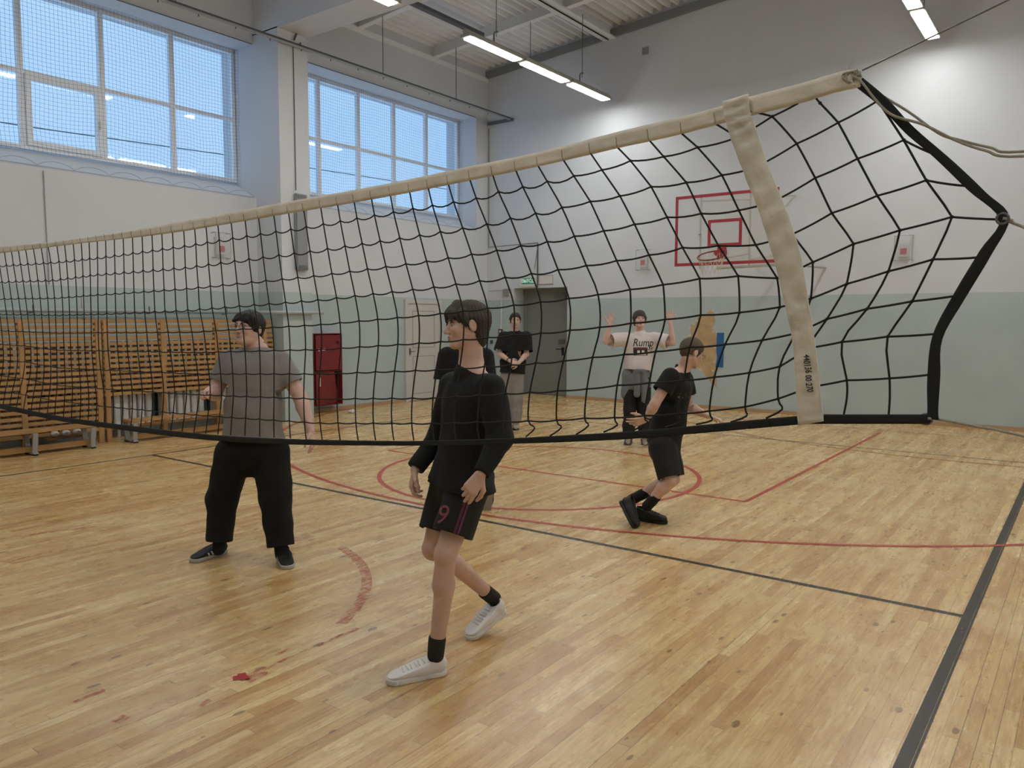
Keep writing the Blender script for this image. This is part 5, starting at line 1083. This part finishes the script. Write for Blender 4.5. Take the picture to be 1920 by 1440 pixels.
    if spec.get('glasses'):
        bm = NB()
        for sg in (-1, 1):
            ring = [Vector(P(.100, sg * (.033 + .023 * math.cos(t)), .002 + .018 * math.sin(t))) for t in [i * math.pi / 10 for i in range(20)]]
            tube(bm, ring, .0014, 5, closed=True); tube(bm, [Vector(P(.099, sg * .056, .006)), Vector(P(.03, sg * .077, .008)), Vector(P(-.012, sg * .084, .010))], .0014, 5)
        tube(bm, [Vector(P(.101, -.010, .004)), Vector(P(.106, 0, .008)), Vector(P(.101, .010, .004))], .0014, 5)
        gl = obj('glasses', bm, mat('thin_dark_frames', (58, 52, 48), .3, .3), root, True)
        for sg in (-1, 1):
            bm = NB(); bm.faces.new([bm.verts.new(Vector(P(.100, sg * (.033 + .022 * math.cos(t)), .002 + .017 * math.sin(t)))) for t in [i * math.pi / 10 for i in range(20)]])
            obj('lens', bm, glass_material('lens_' + key, 0.05, gl=.08), gl)
    # hair
    H = Field(*bounds([hc - u * .17 * hs, hc + u * .15 * hs, hc + f * .15, hc - f * .15, hc + l * .12, hc - l * .12], .03), min(h, .004))
    spec['hair'](H, P, A((f, l, u)), hs, wide)
    X, Y, Z = H.ax[0][:, None, None], H.ax[1][None, :, None], H.ax[2][None, None, :]
    q = [(X - f4(hc[0])) * f4(v[0]) + (Y - f4(hc[1])) * f4(v[1]) + (Z - f4(hc[2])) * f4(v[2]) for v in (f, l, u)]
    an = np.arctan2(q[1], q[0] + f4(.03)); H.D = H.D + f4(.0016) * np.sin(an * 46 + 6 * np.sin(q[2] * 22)) + f4(.0016) * np.sin(an * 27 + q[2] * 60)
    part(root, 'hair', H, spec['hairm'])
    spec['dress'](root, p, body, h, cf, sp, spec)
    return root

HD = mat('dark_brown_hair', (62, 53, 46), .6, bump=.6, bscale=240); HB = mat('black_hair', (24, 22, 24), .55, bump=.6, bscale=240); HL = mat('light_brown_hair', (88, 74, 56), .6, bump=.6, bscale=240); HM = mat('brown_hair', (58, 48, 40), .6, bump=.6, bscale=240)
def hair_short(top=.010, fr=.0):
    def g(H, P, R, s, wide):
        H.ell(P(-.014, 0, .030), A((.094 + top, .075 * wide + top * .8, .090 + top)) * s, R, 0)
        H.ell(P(.095, 0, -.055 + fr), A((.075, .12, .105)) * s, R, .008, sub=True)
        for sg in (-1, 1): H.ell(P(-.012, sg * .088, -.012), A((.030, .03, .036)) * s, R, .004, sub=True); H.cut(P(0, sg * .08, -.03), -R[2], .07)
        H.cut(P(-.05, 0, -.058), -R[2])
        H.folds(.0018, 3, 90)
    return g
def hair_walker(H, P, R, s, wide):
    H.ell(P(-.020, 0, .034), A((.106, .088, .098)) * s, R, 0)
    H.ell(P(-.058, 0, -.045), A((.046, .060, .070)) * s, R, .03)
    H.ell(P(.105, 0, -.055), A((.082, .13, .098)) * s, R, .008, sub=True)
    for sg in (-1, 1):
        H.cap(P(.050, sg * .020, .108), P(.088, sg * .046, .066), .019, .015, .02); H.cap(P(.088, sg * .046, .066), P(.088, sg * .060, .016), .014, .006, .012)
        H.cap(P(.035, sg * .070, .06), P(.020, sg * .079, .002), .018, .010, .02); H.cap(P(.020, sg * .079, .01), P(.022, sg * .080, -.016), .009, .004, .008)
        H.ell(P(-.012, sg * .096, -.006), A((.024, .030, .034)) * s, R, .006, sub=True)
    H.folds(.0025, 5, 60)
def hair_gray(H, P, R, s, wide):
    H.ell(P(-.016, 0, .034), A((.104, .086 * wide, .098)) * s, R, 0); H.ell(P(-.055, 0, -.035), A((.045, .062, .05)) * s, R, .03)
    H.ell(P(.102, 0, -.062), A((.080, .12, .105)) * s, R, .008, sub=True)
    for sg in (-1, 1):
        H.cap(P(.03, sg * .072, .06), P(.018, sg * .082, .0), .018, .010, .02); H.ell(P(-.012, sg * .098, -.010), A((.024, .030, .034)) * s, R, .006, sub=True)
    H.cap(P(.066, .03, .088), P(.088, -.035, .052), .014, .009, .02); H.cap(P(.066, -.03, .088), P(.078, -.058, .045), .014, .009, .02); H.cap(P(.066, .03, .088), P(.084, .05, .052), .013, .008, .02)
    H.folds(.0022, 8, 60)
def hair_beanie(H, P, R, s, wide):
    H.ell(P(-.016, 0, .032), A((.106, .090, .096)) * s, R, 0); H.ell(P(-.05, 0, -.04), A((.05, .074, .06)) * s, R, .03)
    H.ell(P(.098, 0, -.060), A((.080, .085, .095)) * s, R, .01, sub=True)
    for sg in (-1, 1): H.cap(P(.02, sg * .075, .03), P(.02, sg * .078, -.045), .018, .012, .02)
    H.folds(.0022, 2, 60)

def shirt(root, p, h, m, cf, sp, B=1.0, sleeve=0.6, sr=(.075, .085), hem=0.0, long_=False, loose=1.0, fold=.003, seed=1, name='shirt', drop=.0, label=None, depth=.72, neckr=.068, hipr=.150):
    lo, hi = bounds([p['shA'], p['shB'], p['elA'], p['elB'], p['hip'], p['neck']] + ([p['wrA'], p['wrB']] if long_ else []), .2 * max(1, B))
    F = Field(lo, hi, h); shA, shB = p['shA'], p['shB']; cx = (shA + shB) / 2; ax = nrm(shB - shA); nb = p['neck']
    w = np.linalg.norm(shB - shA) / 2
    F.cap(cx - sp * .07 + ax * (w - .11), p['waist'] + ax * .025, .125 * B, .128 * B * loose, .03, flat=(cf, depth)); F.cap(cx - sp * .07 - ax * (w - .11), p['waist'] - ax * .025, .125 * B, .128 * B * loose, .03, flat=(cf, depth))
    F.cap(p['chest'], p['waist'], .135 * B, .135 * B * loose, .04, flat=(cf, depth)); hp = p['hip'] - sp * .03
    F.cap(p['waist'], hp - sp * .1, .145 * B * loose, hipr * B * loose, .04, flat=(cf, depth + .06))
    for s_ in 'AB': F.cap(p['waist'], p['hp' + s_] - sp * .05, .10 * B, hipr * .80 * B, .04)
    F.cap(nb - sp * .03, shA - sp * .01, .055, .056, .03); F.cap(nb - sp * .03, shB - sp * .01, .055, .056, .03)
    F.cap(shA * .85 + cx * .15 - sp * .035, shB * .85 + cx * .15 - sp * .035, .062, k=.04); F.cap(nb - sp * .03 + cf * .004, nb + sp * .022 - cf * .004, .074 * neckr / .068, .066 * neckr / .068, .02)
    for s_ in 'AB':
        sh, el, wr = p['sh' + s_], p['el' + s_], p['wr' + s_]; d = nrm(el - sh)
        if long_:
            F.cap(sh, el, .070, .060, .03); F.cap(el, wr, .060, .042, .02)
            e = wr - nrm(wr - el) * .0
        else:
            e = sh + (el - sh) * sleeve; F.cap(sh, e + d * .03, sr[0], sr[1], .03)
    if fold: F.folds(fold, seed, 26, 5)
    for s_ in 'AB':
        sh, el, wr = p['sh' + s_], p['el' + s_], p['wr' + s_]
        if long_: d = nrm(wr - el); F.cut(wr - d * .005, d, .10)
        else: d = nrm(el - sh); e = sh + (el - sh) * sleeve; F.cut(e, d, .15); F.cap(e - d * .03, e + d * .1, sr[1] - .012, sr[1] - .010, 0, sub=True)
    F.cut(p['hip'] + sp * hem, -sp, None)
    F.cap(nb + sp * .045, nb + sp * .25, neckr - .010, .09, .002, sub=True)
    F.cut(nb + sp * .034 + cf * .04, sp * 1.0 + cf * .35, .16)
    return part(root, name, F, m, **({'label': label} if label else {}))
def trousers(root, p, h, m, cf, sp, B=1.0, r=(.11, .085, .075), short=None, fold=.003, seed=4, name='trousers', label=None, up=.06, cuff=.0):
    lo, hi = bounds([p['hip'] + sp * .12, p['hpA'], p['hpB'], p['knA'], p['knB']] + ([] if short else [p['anA'], p['anB']]), .17 * max(1, B)); F = Field(lo, hi, h)
    F.cap(p['hip'] + sp * up, p['hip'] - sp * .03, .140 * B, .150 * B, .03, flat=(cf, .8)); ax = nrm(p['hpB'] - p['hpA'])
    for s_ in 'AB':
        hp, kn, an = p['hp' + s_], p['kn' + s_], p['an' + s_]
        F.cap(hp, kn, r[0], r[1], .03)
        if not short: m_ = kn * .5 + an * .5; F.cap(kn, m_, r[1], r[2] + .003, .03); F.cap(m_, an, r[2] + .003, r[2], .03)
    if fold: F.folds(fold, seed, 24, 5)
    for s_ in 'AB':
        hp, kn, an = p['hp' + s_], p['kn' + s_], p['an' + s_]
        if short: d = nrm(kn - hp); e = hp + (kn - hp) * short; F.cut(e, d, .24); F.cap(e - d * .05, e + d * .08, r[1] - .014, r[1] - .012, 0, sub=True)
        else: d = nrm(an - kn); F.cut(an - d * .03, d, .2)
    F.cut(p['hip'] + sp * (up + .05), sp, None)
    return part(root, name, F, m, **({'label': label} if label else {}))
def sock(root, p, s_, m, h, a=.72, r=.043):
    kn, an = p['kn' + s_], p['an' + s_]; d = nrm(an - kn); top = kn + (an - kn) * a
    F = Field(*bounds([top, an + d * .1], .08), h); F.cap(top, an + d * .03, r, r, .01); F.folds(.0012, 3, 80, 3); F.cut(top, -d, .12); return part(root, 'sock', F, m)
UPZ = A((0, 0, 1))

# ---- walking boy with the number 9 shorts
BLACKCOT = mat('black_cotton', (14, 15, 17), .9, bump=.15, bscale=200); BLACKSY = mat('black_polyester', (17, 17, 16), .75, bump=.1, bscale=120)
def dress_walker(root, p, body, h, cf, sp, spec):
    shirt(root, p, h, BLACKCOT, cf, sp, 1.0, long_=True, fold=.0045, seed=11, name='long_sleeve_shirt', hem=-.025, loose=1.02, depth=.80, hipr=.172)
    sh = trousers(root, p, h, BLACKSY, cf, sp, .98, (.105, .098, .1), short=.72, fold=.003, seed=5, name='shorts', up=.0)
    tr = bvh_of(sh); d = -A((-0.595, .80, -.08)); toc = Vector(FW)
    hp, kn = p['hpB'], p['knB']; c = Vector(hp + (kn - hp) * .42) + RT * -.075; dn = Vector(nrm(kn - hp))
    me = text_mesh('9', .13); upv = -dn; side = RT
    for v in me.vertices: v.co = c + side * v.co.x * .95 + upv * v.co.y - toc * .15
    bmn = NB(); bmn.from_mesh(me); bmesh.ops.subdivide_edges(bmn, edges=bmn.edges[:], cuts=1); project(bmn, tr, toc, .003); obj('number_nine', bmn, mat('dull_pink_print', (142, 66, 84), .6), sh)
    for dx, w, col, nm in ((.012, .013, (92, 34, 58), 'side_stripe'), (.030, .010, (112, 44, 92), 'side_stripe')):
        a = Vector(hp + (kn - hp) * .10) + RT * dx - toc * .2; b = Vector(hp + (kn - hp) * .70) + RT * (dx - .004) - toc * .2
        bm = grid_strip([a, (a + b) / 2, b], w, RT, 16); project(bm, tr, toc, .003); obj(nm, bm, mat('stripe_' + str(col[0]), col, .6), sh)
    for s_ in 'AB': sock(root, p, s_, mat('charcoal_sock', (40, 38, 34), .9), h, .87 if s_ == 'B' else .87, .041)
    WS = mat('white_leather', (234, 231, 228), .45); WSo = mat('white_rubber_sole', (224, 219, 213), .5); WL = mat('white_laces', (226, 221, 210), .7)
    shoe(root, p['footB_h'], p['footB_t'], UPZ, WS, WSo, .30, WL, h=.0035, label='left white sneaker flat on the floor', high=.0)
    toe = p['footA_t']; heel = p['footA_h']; f = nrm(toe - heel); u = nrm(A((0, 0, 1)) + .0 * f)
    heel2 = toe - f * .27
    shoe(root, heel2, toe, u, WS, WSo, .285, WL, h=.0035, label='right white sneaker pushing off its toe')
person('walker', dict(label='walking boy nearest the camera in black long-sleeved top, black shorts numbered 9 and white sneakers', h=.0045, skin=skin('skin_walker', (208, 172, 154)), hairm=HD, hair=hair_walker, dress=dress_walker,
    curlA=[.5, .6, .75, .8], curlB=[.45, .5, .6, .7], thumbA=.5, thumbB=.6, sideA=1, sideB=1, leg=.98, arm=.92, neckw=1.05))

# ---- heavy boy in grey T-shirt
GREYT = mat('heather_grey_cotton', (134, 130, 129), .9, var=.05, vscale=30, bump=.15, bscale=200); BLKP = mat('black_sweatpants', (13, 12, 11), .95, bump=.2, bscale=160)
def dress_gray(root, p, body, h, cf, sp, spec):
    shirt(root, p, h, GREYT, cf, sp, 1.30, .62, (.080, .082), hem=.028, loose=1.04, fold=.004, seed=21, name='t_shirt', depth=.86)
    trousers(root, p, h, BLKP, cf, sp, 1.40, (.135, .112, .092), fold=.005, seed=9, up=-.01)
    for s_ in 'AB': sock(root, p, s_, mat('black_sock', (20, 20, 20), .9), h, .85, .045)
    K = mat('black_knit_shoe', (24, 24, 25), .7); So = mat('pale_foam_sole', (176, 172, 168), .5); St = mat('white_side_stripes', (210, 208, 202), .5)
    shoe(root, p['footA_h'], p['footA_t'], UPZ, K, So, .30, None, St, h=.004); shoe(root, p['footB_h'], p['footB_t'], UPZ, K, So, .30, mat('black_lace', (18, 18, 18), .7), St, h=.004)
person('gray', dict(label='heavyset boy with glasses in grey T-shirt and black sweatpants', h=.0055, skin=skin('skin_gray', (210, 174, 160)), hairm=HB, hair=hair_gray, dress=dress_gray, bulk=1.25, arm=1.25, leg=1.2, wide=1.12, jaw=1.5, hs=1.04, neckw=1.2,
    glasses=True, curlA=1.25, thumbA=1.0, curlB=[.3, .4, .5, .6], sideA=1, sideB=-1))

# ---- boy standing by the far door
def dress_far(root, p, body, h, cf, sp, spec):
    t = shirt(root, p, h, BLACKCOT, cf, sp, 1.12, .85, (.085, .105), hem=.02, loose=1.18, fold=.004, seed=31, name='t_shirt')
    tr = bvh_of(t); c = Vector(p['chest'] + cf * .4); me = text_mesh('NRWY', .10, .2)
    for v in me.vertices: v.co = c + RT * v.co.x * .75 + Vector((0, 0, 1)) * v.co.y
    bmn = NB(); bmn.from_mesh(me); bmn.free()
    bm = NB(); rn = random.Random(4)
    for i in range(9):
        a = c + RT * rn.uniform(-.13, .13) + Vector((0, 0, rn.uniform(-.06, .05))); b = a + RT * rn.uniform(-.05, .05) + Vector((0, 0, rn.uniform(-.03, .03)))
        g = grid_strip([a, (a + b) / 2, b], .008, (0, 0, 1), 6); me2 = bpy.data.meshes.new('x'); g.to_mesh(me2); g.free(); bm.from_mesh(me2)
    project(bm, tr, -cf, .003); obj('chest_print', bm, mat('dark_blue_print', (38, 42, 66), .6), t)
    trousers(root, p, h, mat('grey_sweatpants', (140, 134, 130), .9, bump=.15, bscale=120), cf, sp, 1.05, (.108, .092, .082), fold=.005, seed=12, name='sweatpants')
    K = mat('olive_grey_shoe', (120, 116, 104), .6); So = mat('dark_sole', (56, 52, 46), .6)
    for s_ in 'AB': sock(root, p, s_, mat('white_sock', (180, 178, 172), .9), h, .9, .045); shoe(root, p['foot%s_h' % s_], p['foot%s_t' % s_], UPZ, K, So, .29, WHITE, h=.006)
    bm = NB(); w = p['wrA'] - nrm(p['wrA'] - p['elA']) * .02; dd = nrm(p['wrA'] - p['elA']); x = nrm(np.cross(dd, UPZ)); y = np.cross(dd, x)
    tube(bm, [Vector(w + (x * math.cos(t) + y * math.sin(t)) * .033) for t in [i * math.pi / 8 for i in range(16)]], .006, 6, closed=True); obj('wristband', bm, BLACKCOT, root, True)
person('far', dict(label='boy in black T-shirt and grey sweatpants standing by the grey door with hands clasped', h=.006, skin=skin('skin_far', (208, 172, 158)), hairm=HB, hair=hair_short(.016, .018), dress=dress_far, curlA=.5, curlB=.6, sideA=1, sideB=1, neckw=1.05, wide=1.03))

# ---- boy in white shirt, arms raised
def dress_white(root, p, body, h, cf, sp, spec):
    W = mat('white_cotton_tee', (214, 206, 204), .9, bump=.2, bscale=120)
    t = shirt(root, p, h, W, cf, sp, 1.12, .80, (.085, .105), hem=.09, loose=1.12, fold=.006, seed=41, name='t_shirt')
    tr = bvh_of(t); INKB = mat('black_shirt_print', (34, 30, 32), .7)
    cz = Vector(p['chest'] + cf * .4)
    for body_, sz, dx, dz in (('Rump', .15, .02, .045), ('Sy', .11, .12, -.02)):
        me = text_mesh(body_, sz, .25)
        for v in me.vertices: v.co = cz + RT * (v.co.x * .8 + dx) + Vector((0, 0, 1)) * (v.co.y + dz)
        bmn = NB(); bmn.from_mesh(me); bmesh.ops.subdivide_edges(bmn, edges=bmn.edges[:], cuts=1); project(bmn, tr, -cf, .003); obj('lettering', bmn, INKB, t)
    def pan(x0, x1, z0, z1, m, nm, off):
        bm = NB(); N = 8; g = [[bm.verts.new(cz + RT * (x0 + (x1 - x0) * i / N) + Vector((0, 0, z0 + (z1 - z0) * k / N))) for k in range(N + 1)] for i in range(N + 1)]
        for i in range(N):
            for k in range(N): bm.faces.new((g[i][k], g[i + 1][k], g[i + 1][k + 1], g[i][k + 1]))
        project(bm, tr, -cf, off); obj(nm, bm, m, t)
    pan(-.11, .08, -.125, -.015, INKB, 'cassette_print', .003); pan(-.10, .07, -.045, -.022, mat('maroon_print', (110, 52, 58), .7), 'cassette_print', .005)
    pan(-.06, -.025, -.09, -.055, W, 'cassette_print', .005); pan(.0, .035, -.09, -.055, W, 'cassette_print', .005); pan(-.09, .06, -.118, -.105, W, 'cassette_print', .005)
    trousers(root, p, h, mat('black_trousers', (22, 20, 20), .85), cf, sp, 1.02, (.098, .085, .08), fold=.005, seed=15)
    # grey jacket tied round the hips and denim waist
    J = mat('grey_knit_jacket', (112, 116, 122), .9, bump=.25, bscale=80); DN = mat('blue_denim', (62, 70, 88), .85, bump=.2, bscale=200)
    F = Field(*bounds([p['waist'] + UPZ * .1, p['knA'], p['knB']], .26), h); hp = p['hip']
    F.cap(hp + UPZ * .10, hp - UPZ * .05, .165, .185, .03, flat=(cf, .85)); 
    F.cap(hp + A(RT) * -.09, hp + A(RT) * -.12 - UPZ * .26, .115, .10, .04, flat=(cf, .9)); F.cap(hp + A(RT) * .08, hp + A(RT) * .07 - UPZ * .30, .11, .085, .04, flat=(cf, .9))
    F.folds(.010, 18, 26, 5)
    for dx, dz, r in ((-.02, -.30, .045), (.045, -.40, .040)): F.cap(hp + cf * .16 + UPZ * .08 + A(RT) * dx, hp + cf * .15 + A(RT) * dx * 1.5 + UPZ * dz * .8, .035, r, .012)
    F.ell(hp + cf * .17 + UPZ * .08, (.05, .05, .04), None, .01)
    F.cut(hp + UPZ * .11, UPZ, None)
    part(root, 'tied_jacket', F, J)
    F = Field(*bounds([p['hip'] + UPZ * .2, p['hip']], .22), h); F.cap(hp + UPZ * .15, hp + UPZ * .05, .142, .155, .02, flat=(cf, .85)); F.folds(.003, 2); F.cut(hp + UPZ * .17, UPZ, None); part(root, 'denim_waist', F, DN)
    K = mat('purple_suede_shoe', (62, 48, 92), .7); So = mat('purple_sole', (84, 66, 78), .6)
    for s_ in 'AB': sock(root, p, s_, mat('white_sock', (180, 178, 172), .9), h, .92, .033); shoe(root, p['foot%s_h' % s_], p['foot%s_t' % s_], UPZ, K, So, .29, mat('white_laces', (196, 192, 182), .7), h=.006)
person('white', dict(label='boy in printed white T-shirt holding both hands up, grey jacket tied round his hips', h=.006, skin=skin('skin_white', (212, 176, 164)), hairm=HM, hair=hair_beanie, dress=dress_white, curlA=.08, curlB=.08, thumbA=-.4, thumbB=-.4, spreadA=.75, spreadB=.75, sideA=-1, sideB=1, hands=1.05, arm=.95))

# ---- running boy in black
def dress_runner(root, p, body, h, cf, sp, spec):
    t = shirt(root, p, h, BLACKCOT, cf, sp, 1.0, .55, (.080, .080), hem=-.02, loose=1.05, fold=.0045, seed=51, name='t_shirt', depth=.85)
    tr = bvh_of(t); toc = Vector(FW); bm = NB(); rn = random.Random(9)
    for cpt, n, sx, sz in ((Vector(POS_PRINT[0]), 5, .03, .03), (Vector(POS_PRINT[1]), 9, .07, .015)):
        for i in range(n):
            a = cpt + RT * rn.uniform(-sx, sx) + Vector((0, 0, rn.uniform(-sz, sz))) - toc * .2; b = a + RT * rn.uniform(-.03, .03) + Vector((0, 0, rn.uniform(-.012, .012)))
            g = grid_strip([a, (a + b) / 2, b], .006, (0, 0, 1), 5); me2 = bpy.data.meshes.new('x'); g.to_mesh(me2); g.free(); bm.from_mesh(me2)
    project(bm, tr, toc, .003); obj('shirt_print', bm, mat('grey_shirt_print', (96, 96, 98), .6), t)
    trousers(root, p, h, BLACKSY, cf, sp, 1.0, (.115, .10, .1), short=.93, fold=.005, seed=19, name='shorts', up=.03)
    K = mat('black_leather_shoe', (27, 24, 19), .6); So = mat('black_sole', (20, 19, 16), .6)
    for s_ in 'AB': sock(root, p, s_, mat('black_sock', (20, 20, 20), .9), h, .66, .045)
    shoe(root, p['footA_h'], p['footA_t'], UPZ, K, So, .29, mat('black_lace', (18, 18, 18), .7), h=.0045, high=.02)
    f = nrm(p['footB_t'] - p['footB_h']); shoe(root, p['footB_t'] - f * .27, p['footB_t'], nrm(cf * -.2 + A((0, 0, 1)) + nrm(p['knB'] - p['anB']) * .5 + A(RT) * .9), K, So, .29, None, h=.0045, high=.02)
    bm = NB(); dd = nrm(p['wrA'] - p['elA']); w = p['wrA'] - dd * .02; x = nrm(np.cross(dd, UPZ)); y = np.cross(dd, x)
    tube(bm, [Vector(w + (x * math.cos(t) + y * math.sin(t)) * .033) for t in [i * math.pi / 8 for i in range(16)]], .005, 6, closed=True); obj('wristband', bm, BLACKCOT, root, True)
POS_PRINT = [(-2.714, 6.059, 1.224), (-2.725, 6.038, 1.096)]
person('runner', dict(label='crouching boy with glasses in black T-shirt, black shorts and black shoes, running right', h=.0055, skin=skin('skin_runner', (212, 176, 158)), hairm=HL, hair=hair_short(.012, .012), dress=dress_runner, glasses=True, curlA=[.15, .25, .35, .45], curlB=[.2, .25, .3, .35], spreadA=.5, thumbA=.0, sideA=-1, sideB=1, arm=1.02, leg=1.02))

# ---- player hidden behind the walking boy
def dress_hidden(root, p, body, h, cf, sp, spec):
    shirt(root, p, h, BLACKCOT, cf, sp, 1.05, .75, (.085, .095), hem=.0, loose=1.1, fold=.004, seed=61, name='t_shirt')
    trousers(root, p, h, BLKP, cf, sp, 1.0, (.10, .085, .07), fold=.004, seed=29)
    K = mat('black_canvas_shoe', (30, 29, 30), .7); So = mat('grey_rubber_sole', (150, 142, 130), .6)
    shoe(root, p['footA_h'], p['footA_t'], UPZ, K, So, .28, None, h=.006)
    shoe(root, p['footB_h'], p['footB_t'], A(FW), K, So, .19, None, h=.005, label='raised shoe showing its grey sole')
person('hidden', dict(label='player in black almost hidden behind the walking boy, one shoe sole showing', h=.007, skin=skin('skin_hidden', (170, 128, 108)), hairm=HB, hair=hair_short(.012), dress=dress_hidden, face=True, sideA=1, sideB=1))
